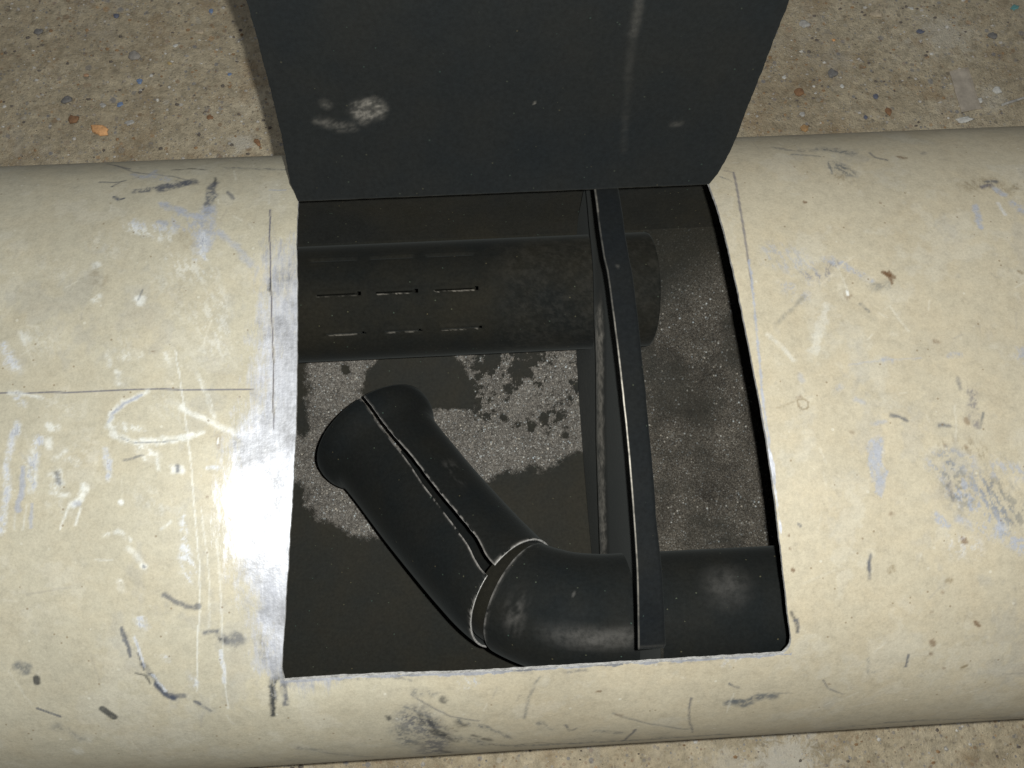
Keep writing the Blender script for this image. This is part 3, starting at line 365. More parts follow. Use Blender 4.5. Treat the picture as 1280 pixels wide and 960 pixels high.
sd = poly_sd(XX, SS, [(p[0] / 1000, p[1] / 1000) for p in BARE]); wv = vnoise(XX + 4, SS + 1, 90, 40, 5, .65)
bare = np.maximum(bare, smooth((sd + .016 + (wv - .5) * .016) / .042) * (XX < 0) * np.interp(SS, [-.21, -.15, -.05, .05, .12], [1.0, 1.0, 1.0, .8, .5]))
bare_lip = (.95 * smooth((.0016 - abs(SS + .1988 + .0003) + (wv - .5) * .0035) / .0009) * (XX > -.14) * (XX < .196))
bare = np.maximum(bare, bare_lip * (SS < -.1985))
sd2 = seg_dist(XX, SS, [(.182, .00), (.187, -.075), (.1895, -.12)]); bare = np.maximum(bare, smooth((.0012 + .0022 * np.exp(-((SS + .072) / .010) ** 2) - sd2 + (wv - .5) * .0028) / .0016) * .9)
pass
bare *= 1 - .92 * np.clip(pen * 1.2, 0, 1)
nv_all = len(Vall); colv = np.full((nv_all, 3), .4); colv[:n0] = np.clip(col, 0.01, .9).reshape(-1, 3)
bv = np.zeros(nv_all); bv[:n0] = bare.ravel(); cattr(shell, 'paint', colv); fattr(shell, 'bare', bv)

# ---------------------------------------------------------------- flap: the cut panel folded up on its uncut far edge
TH = -math.radians(100.0); hy, hz = [float(q) for q in sec_at(.1515)]
def flap_pt(x, d, off):
    s = .1515 - d; y, z = sec_at(s); ny, nz = sec_nrm(s); y = y - ny * off - hy; z = z - nz * off - hz
    c, sn = math.cos(TH), math.sin(TH)
    return np.stack([x, y * c - z * sn + hy, y * sn + z * c + hz], -1)
nd, nx = 260, 200
dv = np.linspace(0, .349, nd); uv = np.linspace(0, 1, nx)
fl = np.interp(dv, [0, .015, .0365, .157, .35], [-.1278, -.131, -.130, -.1272, -.1385]) + jag(dv, 13, .0006)
fr = np.interp(dv, [0, .008, .019, .038, .09, .146, .35], [.1765, .182, .186, .191, .197, .2005, .204]) + jag(dv, 15, .0008)
XF = fl[:, None] + (fr - fl)[:, None] * uv[None]; DF = np.repeat(dv[:, None], nx, 1)
Pin, Pout = flap_pt(XF, DF, .0026), flap_pt(XF, DF, 0)
nF = nd * nx
rimidx = [(0, j) for j in range(nx)] + [(i, nx - 1) for i in range(1, nd)] + [(nd - 1, j) for j in range(nx - 2, -1, -1)] + [(i, 0) for i in range(nd - 2, 0, -1)]
ri = np.array([i * nx + j for i, j in rimidx]); rb = np.roll(ri, -1)
Ff = np.concatenate([grid_faces(nd, nx, 0, False), grid_faces(nd, nx, nF, True), np.stack([ri, ri + nF, rb + nF, rb], 1)])
fmf = np.concatenate([np.zeros((nd - 1) * (nx - 1)), np.ones((nd - 1) * (nx - 1)), np.where(ri < nx, 0, 2)])
EDGE = mat_soot('darkened_edge', (.05, .05, .05), (.14, .13, .12), .5, .5)
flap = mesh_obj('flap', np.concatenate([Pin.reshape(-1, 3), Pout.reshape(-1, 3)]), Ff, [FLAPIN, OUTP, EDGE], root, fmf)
flap['label'] = 'curved panel cut from the shell and folded upright, its inner face black with soot'
def smear(XQ, DQ, pts, w, so, nz, al, seed):
    d = seg_dist(XQ, DQ, pts); a_ = smooth(1 - (d - w) / so); n_ = vnoise(XQ * .5 + DQ + 9, DQ * 2 - XQ + 9, 170, seed, 5, .7)
    return al * a_ * (1 - nz + nz * smooth((n_ - .42) / .25))
sm = np.zeros(XF.shape)
for pts, w, so, nz, al, sd_ in (([(-.064, .0735), (-.071, .0725)], .0015, .011, .75, .55, 1), ([(-.066, .072), (-.072, .066)], .0008, .008, .75, .22, 2), ([(-.096, .0795), (-.094, .078)], .0004, .005, .5, .15, 3), ([(-.102, .066), (-.089, .060), (-.080, .060)], .0006, .006, .8, .16, 4),
                            ([(.107, .35), (.107, .146), (.1065, .125)], .0002, .0050, 0, .085, 5), ([(.1065, .13), (.107, .09)], .0002, .0045, 0, .03, 6), ([(.108, .09), (.110, .03)], .0003, .004, .5, .03, 6), ([(.045, .0733)], .0004, .0008, 0, .5, 7), ([(.149, .0514), (.143, .0514)], .0005, .003, .6, .08, 8)):
    sm = np.maximum(sm, smear(XF, DF, pts, w, so, nz, al, sd_))
fattr(flap, 'smudge_glow', np.r_[sm.ravel(), np.zeros(nF)])

# ---------------------------------------------------------------- bottom of the chambers: soot and ash on the inner wall
def bot_z(y, off=.0038): return B_ - (B_ - off) * (1 - np.clip(abs(y) / (A_ - off), 0, 1) ** 2.5) ** .4
GP = [[-185, 150], [-113, 151], [-38, 152], [108, 149], [122, 148], [122, 84], [114, 24], [100, 27], [81, 21], [72, 14], [56, 11], [46, 15], [28, 9], [4, 2], [-17, -32], [-44, -73], [-93, -70], [-112, -54], [-127, -55], [-144, -44], [-162, -37], [-177, -27], [-191, -15], [-194, 4], [-207, 15], [-219, 19], [-219, 62], [-195, 58], [-184, 64], [-191, 99], [-189, 133]]; MP = [[-100, 145], [-38, 151], [-23, 129], [-9, 107], [-12, 82], [-38, 79], [-55, 82], [-91, 77], [-123, 91], [-133, 105], [-125, 126], [-112, 138]]
xa = np.linspace(-.33, .33, 560); ya = np.linspace(-.235, .235, 400); XA, YA = np.meshgrid(xa, ya, indexing='ij')
sdg = poly_sd(XA, YA, [(p[0] / 1000, p[1] / 1000) for p in GP]); sdm = poly_sd(XA, YA, [(p[0] / 1000, p[1] / 1000) for p in MP])
nz1 = vnoise(XA + 3, YA + 3, 55, 50, 5, .62) - .5
g = .5 + sdg / .016 + nz1 * 1.2
g = np.clip(np.minimum(g, .5 - sdm / .008 + nz1 * .9), -1, 1)
# broken soot blotches in the ash on the right of the mouth, and pin holes
bl2 = smooth((vnoise(XA + 8, YA + 8, 42, 52, 6, .8) - .47 + .9 * np.clip(YA - .09, -.05, .06)) / .16); reg = smooth((XA + .03) / .03) * smooth((YA - .030) / .03)
g = g - reg * bl2 * .8
for (bx, by, br) in ((.022, .068, .010), (.030, .10, .013), (.066, .068, .010), (.088, .045, .009), (.010, .13, .014), (-.148, .128, .008), (.05, .055, .006), (-.21, .115, .02), (-.21, .09, .018), (.105, .10, .01)):
    g = g - 1.1 * smooth(1 - (np.hypot(XA - bx, YA - by) + nz1 * .012) / br)
g = np.clip(g, 0, 1) * (XA < .1075)
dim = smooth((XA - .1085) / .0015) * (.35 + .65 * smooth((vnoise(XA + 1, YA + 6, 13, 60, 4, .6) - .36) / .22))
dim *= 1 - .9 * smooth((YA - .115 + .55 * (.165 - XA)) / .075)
ZA = bot_z(YA) + nz1 * .0006 + .0008 * np.clip(g, 0, 1)
dep = mesh_obj('soot_layer', np.stack([XA, YA, ZA], -1).reshape(-1, 3), grid_faces(560, 400), GRIT, root)
fattr(dep, 'grit', g); fattr(dep, 'dim', np.clip(dim, 0, 1))

# ---------------------------------------------------------------- baffle: upright partition with a flange bent to the right
def plate_x(z, y): return .0935 + .012 * smooth((.33 - z) / .30)
baf = bpy.data.objects.new('baffle', None); S.collection.objects.link(baf); baf.parent = root
sv = np.linspace(-.30, .30, 340); yt, zt = sec_at(sv); nyt, nzt = sec_nrm(sv); yt = yt - nyt * .0048; zt = zt - nzt * .0048
wob = vnoise(sv + 4, sv * 0 + .2, 30, 70, 3) - .5
lxf = np.interp(sv, [-.185, -.126, -.06, 0, .054, .075, .087, .112, .155], [.0944, .0946, .0944, .0934, .0926, .0921, .0908, .0902, .0914]) + wob * .0008
rows = []; nU = 60
wF = np.interp(sv, [-.19, -.1, 0, .1, .16], [.0190, .0155, .0168, .0188, .0190]) + (vnoise(sv + 9, sv * 0, 24, 71, 3) - .5) * .0012
wF = wF * 1.0
for k in range(nU):
    u = k / (nU - 1)
    rr = .0035; x = lxf + u * wF; drop = rr * (1 - np.sqrt(np.clip(1 - (1 - np.clip((1 - u) * wF / rr, 0, 1)) ** 2, 0, 1)))
    rows.append(np.stack([x, yt - nyt * drop, zt - nzt * drop], -1))
G = np.stack(rows, 0); ok = (sv > -.1925)
G = G[:, ok]; svk = sv[ok]
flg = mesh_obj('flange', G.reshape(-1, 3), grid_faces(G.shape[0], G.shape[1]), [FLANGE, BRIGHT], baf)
sA = np.zeros(G.shape[:2]); UU, SV = np.meshgrid(np.linspace(0, 1, nU), svk, indexing='ij')
sA = np.maximum(sA, smooth(1 - abs(UU - .035) / .045) * np.interp(SV, [-.20, -.12, -.08, -.065, -.01, .01, .05, .2], [.1, .35, .6, 1.0, 1.0, .5, .15, .05]) * 1.0)
sA = np.maximum(sA, .12 * smooth(1 - np.hypot((UU - .45) * .018, SV - .0785) / .0022)); 
sA = np.maximum(sA, .22 * smooth(1 - abs(UU - .04) / .06) * (SV > .13)); sA = np.maximum(sA, .03 * smooth(1 - abs(SV + .1905) / .0016))
fattr(flg, 'smudge_glow', sA)
md = flg.modifiers.new('thickness', 'SOLIDIFY'); md.thickness = .0018; md.offset = -1
# plate
zz_ = np.linspace(0, 1, 160); yy_ = np.linspace(-.243, .243, 240); YP, TP = np.meshgrid(yy_, zz_, indexing='ij')
def ztop_in(y, off): return B_ + (B_ - off) * (1 - np.clip(abs(y) / (A_ - off), 0, 1) ** 2.5) ** .4
zb, zu = bot_z(YP, .004), ztop_in(YP, .0065); ZP = zb + (zu - zb) * TP
sx = np.interp(YP, sv, lxf + wF) - .0004
bandc = np.interp(YP, [-.13, -.1, 0, .085, .14], [.100, .112, .156, .212, .235]); bandw = np.interp(YP, [-.13, .08], [.032, .037])
bead = smooth(1 - abs(ZP - bandc) / (bandw * 1.2))
XP = sx - .0026 - (sx - .1085) * smooth((.33 - ZP) / .3) - .004 * bead
pl = mesh_obj('plate', np.stack([XP, YP, ZP], -1).reshape(-1, 3), grid_faces(240, 160), PLATE, baf)
nb = vnoise(YP + 1, ZP * .6 + 3, 170, 75, 5, .8)
sp = smooth((bandw * .9 - abs(ZP - bandc) + (nb - .5) * .012) / .014) * (.35 + .75 * smooth((nb - .3) / .4)) * smooth((.115 - YP) / .03) * smooth((YP + .2) / .05)
sp = np.maximum(sp, .16 * nb * smooth((bandc - ZP) / .03) * smooth((.115 - YP) / .03)); sp = np.maximum(sp, .55 * smooth(1 - (ZP - zb) / .007) * smooth((nb - .35) / .2) * smooth((.11 - YP) / .05))
fattr(pl, 'smudge_glow', np.clip(sp, 0, 1)); md = pl.modifiers.new('thickness', 'SOLIDIFY'); md.thickness = .002; md.offset = 1

# ---------------------------------------------------------------- swept tubes
def catmull(pts, n):
    P_ = [np.array(p, float) for p in pts]; P_ = [2 * P_[0] - P_[1]] + P_ + [2 * P_[-1] - P_[-2]]; out = []
    for i in range(1, len(P_) - 2):
        for t in np.linspace(0, 1, n, endpoint=False):
            a, b, c, d = P_[i - 1:i + 3]; out.append(.5 * (2 * b + (c - a) * t + (2 * a - 5 * b + 4 * c - d) * t * t + (3 * b - a - 3 * c + d) * t ** 3))
    out.append(P_[-2]); return np.array(out)
UPV = np.array([.02, -.28, .96])
def frames(path):
    T = np.gradient(path, axis=0); T /= np.linalg.norm(T, axis=1)[:, None]
    U = UPV - (T @ UPV)[:, None] * T; U /= np.linalg.norm(U, axis=1)[:, None]; return T, U, np.cross(T, U)
def sweep(path, rad, ang, shift=None):
    T, U, W_ = frames(path); a0, a1 = ang
    K_ = 97; out = np.empty((len(path), K_, 3)); AN = np.empty((len(path), K_))
    for i in range(len(path)):
        lo_ = a0[i] if np.ndim(a0) else a0; hi = a1[i] if np.ndim(a1) else a1
        an = np.linspace(lo_, hi, K_); AN[i] = an
        out[i] = path[i] + rad[i] * (np.cos(an)[:, None] * U[i] + np.sin(an)[:, None] * W_[i])
    return out, AN
leg_ctrl = [(-.1085, .0368, .0925), (-.0760, -.0095, .110), (-.0475, -.0502, .130), (-.0069, -.1039, .166), (.0180, -.1312, .190), (.0481, -.1464, .203), (.0809, -.1523, .208), (.1181, -.1532, .210), (.2319, -.1539, .210), (.34, -.154, .21), (.45, -.154, .21)]
full = catmull(leg_ctrl, 24); jn = 24 * 4 + 2
cum = np.r_[0, np.cumsum(np.linalg.norm(np.diff(full, axis=0), axis=1))]
Lj = cum[jn]
def resamp(a, b, n): q = np.linspace(a, b, n); return np.stack([np.interp(q, cum, full[:, k]) for k in range(3)], 1), q
LEG_R = lambda q: np.interp(q, [0, .006, .012, .017, .022, .027, .034, .05, .10, Lj - .03, Lj], [.0606, .0610, .0600, .0578, .0546, .0526, .0518, .0512, .0507, .0490, .0480])
# leg made of two half shells with an open seam facing up
pleg, ql = resamp(0, Lj - .0035, 150)
gap = np.interp(ql, [0, .02, .06, .10, .17, Lj], [.028, .036, .048, .062, .084, .100]) + (vnoise(ql, ql * 0, 120, 80, 4) - .5) * .014
tilt = np.interp(ql, [0, .1, Lj], [-.315, -.345, -.30])
flare = LEG_R(ql)
legroot = bpy.data.objects.new('inlet_elbow', None); S.collection.objects.link(legroot); legroot.parent = root
for sgn, nm in ((1, 'half_shell'), (-1, 'half_shell')):
    a0 = tilt + sgn * gap; a1 = tilt + sgn * math.pi * .995
    G, AN = sweep(pleg, flare, (a0, a1))
    # ragged end at the cut joint
    o = mesh_obj(nm, G.reshape(-1, 3), grid_faces(G.shape[0], G.shape[1], 0, sgn < 0), [PIPE, BRIGHT], legroot)
    q2 = np.repeat(ql[:, None], G.shape[1], 1); da = abs(AN - (tilt + sgn * gap)[:, None]) * flare[:, None]; nn = vnoise(q2 + 1, AN * .05 + sgn, 160, 83, 4)
    sA = smooth(1.2 - da / .0014) * np.interp(q2, [0, .01, .04, .1, .2], [.3, .12, .5, .8, .9]) * smooth((nn - .3) / .2)
    sA = np.maximum(sA, smooth(1.2 - (Lj - .0035 - q2) / .0016) * .7 * smooth((nn - .36) / .2))
    if sgn > 0: sA = np.maximum(sA, .0)
    sA = np.maximum(sA, .10 * smooth(1 - abs(q2 - .118) / .03) * smooth(1 - abs(abs(AN - tilt[:, None]) - .55) / .25) * smooth((vnoise(q2 * .6, AN * .1, 110, 84, 5) - .45) / .2) * (1 if sgn < 0 else .0))
    fattr(o, 'smudge_glow', np.clip(sA, 0, 1)); md = o.modifiers.new('thickness', 'SOLIDIFY'); md.thickness = .0016; md.offset = -1; md.material_offset_rim = 1
# inner sleeve under the joint
ps, qs = resamp(Lj - .0075, Lj + .03, 30); G, AN = sweep(ps, LEG_R(qs) * 0 + .0445, (math.pi, 3 * math.pi))
mesh_obj('sleeve', G.reshape(-1, 3), grid_faces(*G.shape[:2], 0, True), mat_soot('sleeve_soot', (.009, .009, .008), (.017, .016, .011), .85, .12, dots=.05), legroot)
# outlet pipe: bends from the joint and runs along the silencer through the baffle
pt, qt = resamp(Lj + .0035, cum[-1], 260); rt = np.interp(qt, [Lj, Lj + .03, Lj + .08, 1], [.0480, .0485, .0478, .0478])
G, AN = sweep(pt, rt, (math.pi, 3 * math.pi))
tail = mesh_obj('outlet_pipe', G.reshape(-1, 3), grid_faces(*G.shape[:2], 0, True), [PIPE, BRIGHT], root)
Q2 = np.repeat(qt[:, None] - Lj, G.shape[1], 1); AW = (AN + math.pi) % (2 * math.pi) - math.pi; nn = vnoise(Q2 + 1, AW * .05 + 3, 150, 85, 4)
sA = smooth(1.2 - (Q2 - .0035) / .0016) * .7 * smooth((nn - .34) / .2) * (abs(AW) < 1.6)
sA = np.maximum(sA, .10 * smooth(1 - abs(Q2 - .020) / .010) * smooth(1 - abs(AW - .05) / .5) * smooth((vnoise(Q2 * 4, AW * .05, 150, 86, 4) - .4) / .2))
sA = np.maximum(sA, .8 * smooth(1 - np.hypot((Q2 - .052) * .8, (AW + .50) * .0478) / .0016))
sA = np.maximum(sA, .075 * smooth(1 - np.hypot(Q2 - .165, (AW + .62) * .0478) / .026) * (.5 + nn))  # soft glow of the flash, painted as a paler patch on the pipe
highlight_band = smooth(1 - abs(AW - .15) / .28) * smooth((Q2 - .028) / .03) * smooth((.105 - Q2) / .02)  # long specular highlight painted into the pipe colour
sA = np.maximum(sA, .12 * highlight_band * (.6 + .8 * vnoise(Q2, AW * .1, 60, 87, 4))); fattr(tail, 'smudge_glow', np.clip(sA, 0, 1))
md = tail.modifiers.new('thickness', 'SOLIDIFY'); md.thickness = .0016; md.offset = -1; md.material_offset_rim = 1

# ---------------------------------------------------------------- slotted tube across the far side of the chamber
TR = .0530; ty0, tz0 = .1480, .160; x0, x1 = -.33, .1610
nx_, na_ = 330, 300; xt = np.linspace(x0, x1, nx_); at = np.linspace(0, 2 * math.pi, na_)
at = at - math.pi; XT, AT = np.meshgrid(xt, at, indexing='ij')          # angle 0 = straight up, positive = towards the viewer side (-y)
slots = []
def slot_ang(pxoff): return pxoff
for ai, rowa in enumerate((-.42, .255, .93)):
    for (sx0, sx1) in ((-.142, -.105), (-.089, -.054), (-.038, .000)):
        slots.append((sx0 + (.004 if ai == 2 else 0) - (.006 if ai == 0 else 0), sx1 + (.001 if ai == 2 else 0) - (.002 if ai == 0 else 0), rowa))
rad = np.full(XT.shape, TR); sA = np.zeros(XT.shape); cut = np.zeros((nx_ - 1, na_ - 1), bool)
xm, am = (xt[:-1] + xt[1:])[:, None] / 2, (at[:-1] + at[1:])[None] / 2
nn = vnoise(XT + 3, AT * .05 + 3, 260, 90, 4, .7)
for k, (sa, sb, an) in enumerate(slots):
    dx = np.maximum(np.maximum(sa - XT, XT - sb), 0); da = (AT - an) * TR; 
    d = np.hypot(dx, da); rad += (.0009 if k > 2 else .0006) * smooth(1 - np.hypot(dx, da + .0015) / .004) - .0008 * smooth(1 - np.hypot(dx, da - .001) / .003)
    dxm = np.maximum(np.maximum(sa - xm, xm - sb), 0); dam = (am - an) * TR
    if k < 3: rad -= .0011 * smooth(1.3 - np.hypot(dx, da) / .0018); continue
    cut |= (dxm < .0001) & (abs(dam) < .0007); cut |= np.hypot(xm - sb, dam) < .0019
    bright = 0 if k < 3 else (.25 if k == 3 else 1)
    sA = np.maximum(sA, bright * .85 * smooth(1 - np.hypot(dx * 2, da - .0011) / .0013) * smooth((nn - .44) / .16) * (XT < sb - .002))
    if k < 3: pass
nf = vnoise(XT + 1, AT * .053 + 1, 200, 91, 5, .8)
sA = np.maximum(sA, .035 * smooth((XT - .0) / .04) * smooth((nf - .4) / .25))
PT = np.stack([XT, ty0 - rad * np.sin(AT), tz0 + rad * np.cos(AT)], -1)
# slightly ragged open end to the right of the baffle
PT[..., 0] += (.004 * np.cos(AT - .2)) * smooth((XT - .12) / .04)
tub = mesh_obj('slotted_tube', PT.reshape(-1, 3), grid_faces(nx_, na_, 0, False, ~cut), [TUBE, EDGE], root)
fattr(tub, 'smudge_glow', np.clip(sA, 0, 1)); md = tub.modifiers.new('thickness', 'SOLIDIFY'); md.thickness = .0014; md.offset = -1; md.material_offset_rim = 0

# ---------------------------------------------------------------- concrete floor
nfl = 60; a = np.linspace(-6, 6, nfl); FX, FY = np.meshgrid(a, a, indexing='ij')
flo = mesh_obj('floor', np.stack([FX, FY, FX * 0], -1).reshape(-1, 3), grid_faces(nfl, nfl), mat_concrete(), None)
flo['kind'] = 'structure'

# loose chips and scraps on the concrete
CC = dict(orange=(.80, .44, .20), amber=(.42, .26, .12), rust=(.28, .155, .08), blue=(.20, .28, .45), navy=(.14, .155, .21), slate=(.20, .195, .19), white=(.66, .66, .62), pale=(.46, .45, .42), cream=(.52, .44, .32), peach=(.52, .33, .20), yellow=(.55, .42, .20), grey=(.33, .31, .28), teal=(.14, .34, .34))
CM = {}
def chip(name, colr, x, y, w, h, thick, seed, rot=0.0, n=11, rag=.28):
    r = np.random.default_rng(seed); an = np.linspace(0, 2 * np.pi, n, endpoint=False) + r.uniform(-.18, .18, n); q = 1 + r.uniform(-rag, rag, n)
    bx, by = np.cos(an) * w / 2 * q, np.sin(an) * h / 2 * q; v = []; c, s = math.cos(rot), math.sin(rot)
    for sc_, zz in ((1, 0.0), (1.0, thick * .45), (.72, thick * .95)):
        for i in range(n): v.append((sc_ * (bx[i] * c - by[i] * s), sc_ * (bx[i] * s + by[i] * c), zz + (r.uniform(-.12, .12) * thick if zz else 0)))
    v.append((0, 0, thick)); f = [[i + k * n, (i + 1) % n + k * n, (i + 1) % n + (k + 1) * n, i + (k + 1) * n] for k in range(2) for i in range(n)]
    f += [[2 * n + i, 2 * n + (i + 1) % n, 3 * n] for i in range(n)] + [list(range(n))[::-1]]
    if colr not in CM: CM[colr] = mat_chip('chip_' + colr, CC[colr])
    o = mesh_obj(name, v, f, CM[colr]); o.location = (x, y, .0003); return o
CHIPS = [
('orange', -0.446, 0.456, 24, 14, 'stone_chip', 'chip', 'bright orange brick chip, the largest on the concrete left of the flap', 'stone chips on the concrete'),
('rust', -0.479, 0.472, 15, 13, 'stone_chip', 'chip', 'dark rust-brown chip just up-left of the bright orange one', 'stone chips on the concrete'),
('blue', -0.403, 0.523, 8, 8, 'paint_flake', 'flake', 'blue flake, the uppermost of the two above the bright orange chip', 'paint flakes on the concrete'),
('blue', -0.425, 0.491, 9, 8, 'paint_flake', 'flake', 'blue flake directly above and right of the bright orange chip', 'paint flakes on the concrete'),
('slate', -0.534, 0.602, 13, 10, 'pebble', 'pebble', 'slate-blue pebble in the upper left, left of the navy one', 'pebbles on the concrete'),
('navy', -0.439, 0.622, 8, 8, 'pebble', 'pebble', 'navy pebble near the top of the concrete on the left', 'pebbles on the concrete'),
('white', -0.362, 0.574, 8, 6, 'paint_flake', 'flake', 'small white flake right of the round grey pebble, left concrete', 'paint flakes on the concrete'),
('yellow', -0.368, 0.548, 7, 5, 'pebble', 'pebble', 'small yellowish pebble below the round grey one, left concrete', 'pebbles on the concrete'),
('rust', -0.315, 0.468, 10, 7, 'stone_chip', 'chip', 'rusty chip on the left concrete midway between the orange chip and the flap', 'stone chips on the concrete'),
('rust', -0.256, 0.43, 7, 13, 'stone_chip', 'chip', 'narrow rusty chip close to the flap and the white scuff', 'stone chips on the concrete'),
('grey', -0.412, 0.561, 16, 15, 'pebble', 'pebble', 'round pale grey pebble in the middle of the left concrete', 'pebbles on the concrete'),
('peach', -0.469, 0.535, 8, 5, 'stone_chip', 'chip', 'tiny peach chip up-left of the bright orange chip', 'stone chips on the concrete'),
('slate', -0.49, 0.5, 13, 11, 'pebble', 'pebble', 'dark slate pebble left of the bright orange chip and above the rust-brown one', 'pebbles on the concrete'),
('pale', -0.445, 0.491, 9, 7, 'paint_flake', 'flake', 'small pale flake touching the upper right of the bright orange chip', 'paint flakes on the concrete'),
('pale', -0.411, 0.465, 13, 8, 'paint_flake', 'flake', 'pale flake right of and slightly below the bright orange chip', 'paint flakes on the concrete'),
('blue', -0.293, 0.529, 6, 5, 'paint_flake', 'flake', 'small blue flake closest to the flap on the left concrete, halfway up', 'paint flakes on the concrete'),
('cream', -0.333, 0.593, 13, 7, 'stone_chip', 'chip', 'cream chip at the upper left concrete, below the topmost blue flake', 'stone chips on the concrete'),
('blue', -0.32, 0.624, 7, 7, 'paint_flake', 'flake', 'topmost blue flake on the left concrete, near the flap', 'paint flakes on the concrete'),
('rust', 0.413, 0.472, 13, 12, 'stone_chip', 'chip', 'rust-brown chip right of the flap, upper of the two near it', 'stone chips on the concrete'),
('amber', 0.412, 0.42, 14, 10, 'stone_chip', 'chip', 'amber chip resting against the far side of the silencer, right of the flap', 'stone chips on the concrete'),
('rust', 0.521, 0.439, 10, 13, 'stone_chip', 'chip', 'rusty upright chip just above the silencer in the middle of the right concrete', 'stone chips on the concrete'),
('white', 0.398, 0.494, 6, 5, 'paint_flake', 'flake', 'small white flake up-left of the upper rust-brown chip, right of the flap', 'paint flakes on the concrete'),
('white', 0.469, 0.478, 6, 7, 'paint_flake', 'flake', 'small white upright flake between the flap and the dark navy pebble', 'paint flakes on the concrete'),
('pale', 0.413, 0.44, 8, 8, 'paint_flake', 'flake', 'pale flake between the upper rust-brown chip and the amber chip', 'paint flakes on the concrete'),
('white', 0.58, 0.591, 6, 5, 'paint_flake', 'flake', 'white flake at the very top of the right concrete', 'paint flakes on the concrete'),
('white', 0.613, 0.423, 28, 10, 'paint_scrap', 'scrap', 'longest white scrap, lying against the far side of the silencer at right', None),
('white', 0.664, 0.464, 13, 13, 'pebble', 'pebble', 'round white pebble near the right edge of the concrete', 'pebbles on the concrete'),
('navy', 0.509, 0.461, 8, 8, 'pebble', 'pebble', 'navy pebble above the rusty upright chip on the right concrete', 'pebbles on the concrete'),
('cream', 0.531, 0.584, 17, 14, 'pebble', 'pebble', 'large cream pebble at the top of the right concrete', 'pebbles on the concrete'),
('navy', 0.584, 0.555, 11, 7, 'pebble', 'pebble', 'navy pebble among pale stains at upper right', 'pebbles on the concrete'),
('slate', 0.46, 0.497, 14, 14, 'pebble', 'pebble', 'large slate pebble up-right of the upper rust-brown chip', 'pebbles on the concrete'),
('orange', 0.47, 0.547, 5, 5, 'stone_chip', 'chip', 'tiny orange chip on the right concrete', 'stone chips on the concrete'),
('teal', 0.715, 0.587, 13, 8, 'paint_flake', 'flake', 'teal flake in the top right corner', 'paint flakes on the concrete'),
('slate', 0.676, 0.545, 13, 11, 'pebble', 'pebble', 'slate pebble above the round white pebble at the right edge', 'pebbles on the concrete'),
('navy', 0.491, 0.432, 7, 7, 'pebble', 'pebble', 'navy pebble touching the silencer, left of the rusty upright chip', 'pebbles on the concrete'),
('white', 0.64, 0.45, 7, 9, 'paint_flake', 'flake', 'small white flake between the flat strip and the round white pebble', 'paint flakes on the concrete'),
('pale', 0.436, 0.573, 15, 14, 'paint_flake', 'flake', 'pale round flake nearest the flap at the top of the right concrete', 'paint flakes on the concrete')]
for k, (colr, x, y, w, h, name, cat, lab, grp) in enumerate(CHIPS):
    o = chip(name, colr, x, y, w / 1000 * .9, h / 1000 * .9, min(w, h) / 1000 * (.10 if name == 'paint_flake' else .18), 100 + k, (k * .7) % .9 - .4)
    o['label'] = lab; o['category'] = cat
    if grp: o['group'] = grp
# thin rod at the right
def rod(name, p0, p1, r, mat):
    p0, p1 = Vector(p0), Vector(p1); d = (p1 - p0); n = 10; u = d.normalized(); s_ = u.cross(Vector((0, 0, 1))).normalized(); w = s_.cross(u); v = []; L = 7
    for i in range(L):
        c = p0 + d * i / (L - 1); rr = r * (1 + .12 * math.sin(i * 2.3))
        for j in range(n): a = 2 * math.pi * j / n; v.append(c + (s_ * math.cos(a) + w * math.sin(a)) * rr)
    f = [[i * n + j, i * n + (j + 1) % n, (i + 1) * n + (j + 1) % n, (i + 1) * n + j] for i in range(L - 1) for j in range(n)] + [list(range(n))[::-1], [(L - 1) * n + j for j in range(n)]]
    return mesh_obj(name, [tuple(q) for q in v], f, mat)
o = rod('rod_offcut', (.664, .441, .002), (.735, .462, .002), .0017, CM['pale']); o['label'] = 'thin pale rod lying on the concrete at the right edge, beside the round white pebble'; o['category'] = 'rod'
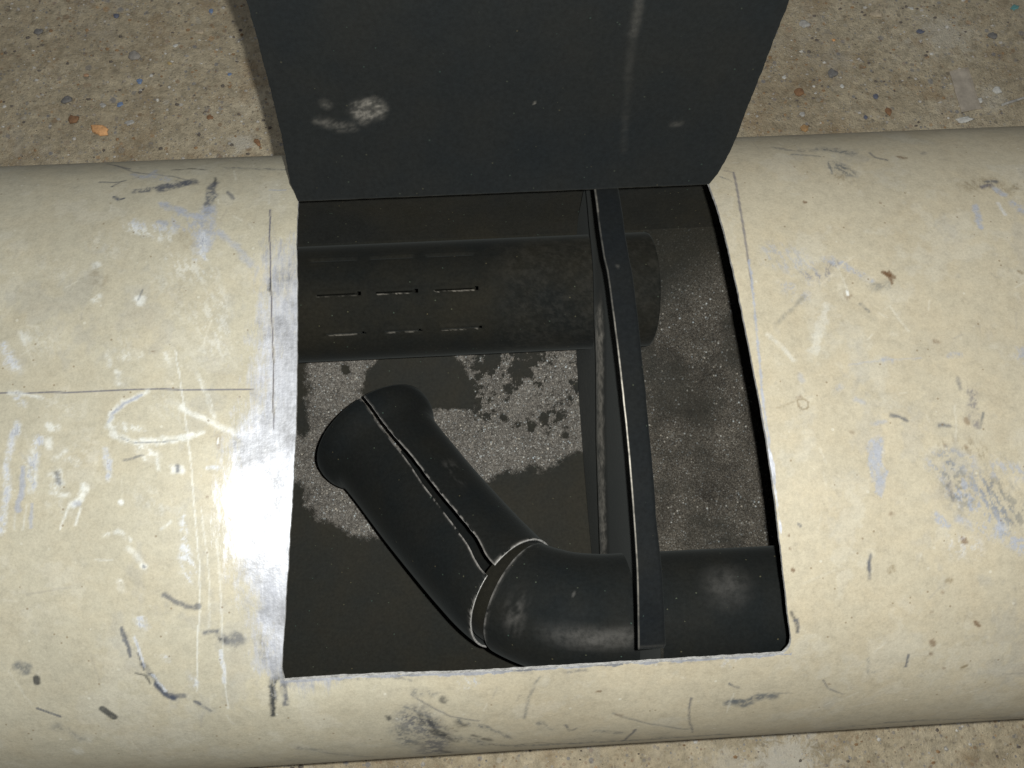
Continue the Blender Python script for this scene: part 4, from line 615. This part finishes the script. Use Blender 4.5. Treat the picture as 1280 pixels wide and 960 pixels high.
# flat grey plate pressed in the concrete, upper right
def plate_scrap():
    c = [(.609, .4935), (.634, .4985), (.638, .438), (.612, .4335)]; v = []; n = 8
    pts = []
    for (ax, ay), (bx, by) in zip(c, c[1:] + c[:1]):
        for i in range(n): t_ = i / n; pts.append((ax + (bx - ax) * t_ + random.uniform(-.0004, .0004), ay + (by - ay) * t_ + random.uniform(-.0004, .0004)))
    m_ = len(pts); cx = sum(p[0] for p in pts) / m_; cy_ = sum(p[1] for p in pts) / m_
    v = [(x, y, .0001) for x, y in pts] + [(x, y, .0016) for x, y in pts] + [(cx + (x - cx) * .93, cy_ + (y - cy_) * .97, .0018) for x, y in pts] + [(cx + (x - cx) * .90, cy_ + (y - cy_) * .95, .0009) for x, y in pts]
    f = [[k * m_ + i, k * m_ + (i + 1) % m_, (k + 1) * m_ + (i + 1) % m_, (k + 1) * m_ + i] for k in range(3) for i in range(m_)] + [[3 * m_ + i for i in range(m_)]]
    t = NT('dusty_scrap'); t.set(col=t.mix(1.0, (.42, .375, .31), t.ramp(t.noise(60, 6, .7), [(.3, .7), (.7, 1.25)]), 'MULTIPLY'), rough=.7, normal=t.bump(t.noise(180, 5), .6, .001))
    return mesh_obj('metal_strip', v, f, t.m, smooth=False)
o = plate_scrap(); o['label'] = 'flat dusty rectangular strip lying on the concrete above the long white scrap'; o['category'] = 'metal strip'

# countless fine grit
nG = 6500; gv, gf, gm = [], [], []; r = np.random.default_rng(5)
pal = [('p1', (.50, .48, .44)), ('p2', (.16, .14, .12)), ('p3', (.34, .22, .12)), ('p4', (.62, .61, .57)), ('p5', (.36, .32, .27))]
for i in range(nG):
    reg_ = r.random()
    if reg_ < .42: x, y = r.uniform(-.60, -.10), r.uniform(.30, .72)
    elif reg_ < .84: x, y = r.uniform(.16, .76), r.uniform(.28, .68)
    else: x, y = r.uniform(-.25, .52), r.uniform(-.40, -.25)
    sz = .0006 + .0024 * r.random() ** 4; n = 5; b = len(gv); ph = r.random() * 6; el = r.uniform(.5, 1)
    for j in range(n): an = ph + j * 2 * math.pi / n; q = r.uniform(.7, 1.2); gv.append((x + math.cos(an) * sz * q, y + math.sin(an) * sz * q * el, .0001))
    gv.append((x, y, sz * .9)); gf += [[b + j, b + (j + 1) % n, b + n] for j in range(n)]; gm += [int(r.choice(5, p=[.24, .26, .16, .16, .18]))] * n
gr = mesh_obj('grit', gv, gf, [mat_chip('grit_' + a_, c_) for a_, c_ in pal], None, gm, False)
gr['kind'] = 'stuff'; gr['label'] = 'fine sandy grit and flecks scattered over the concrete'; gr['category'] = 'grit'
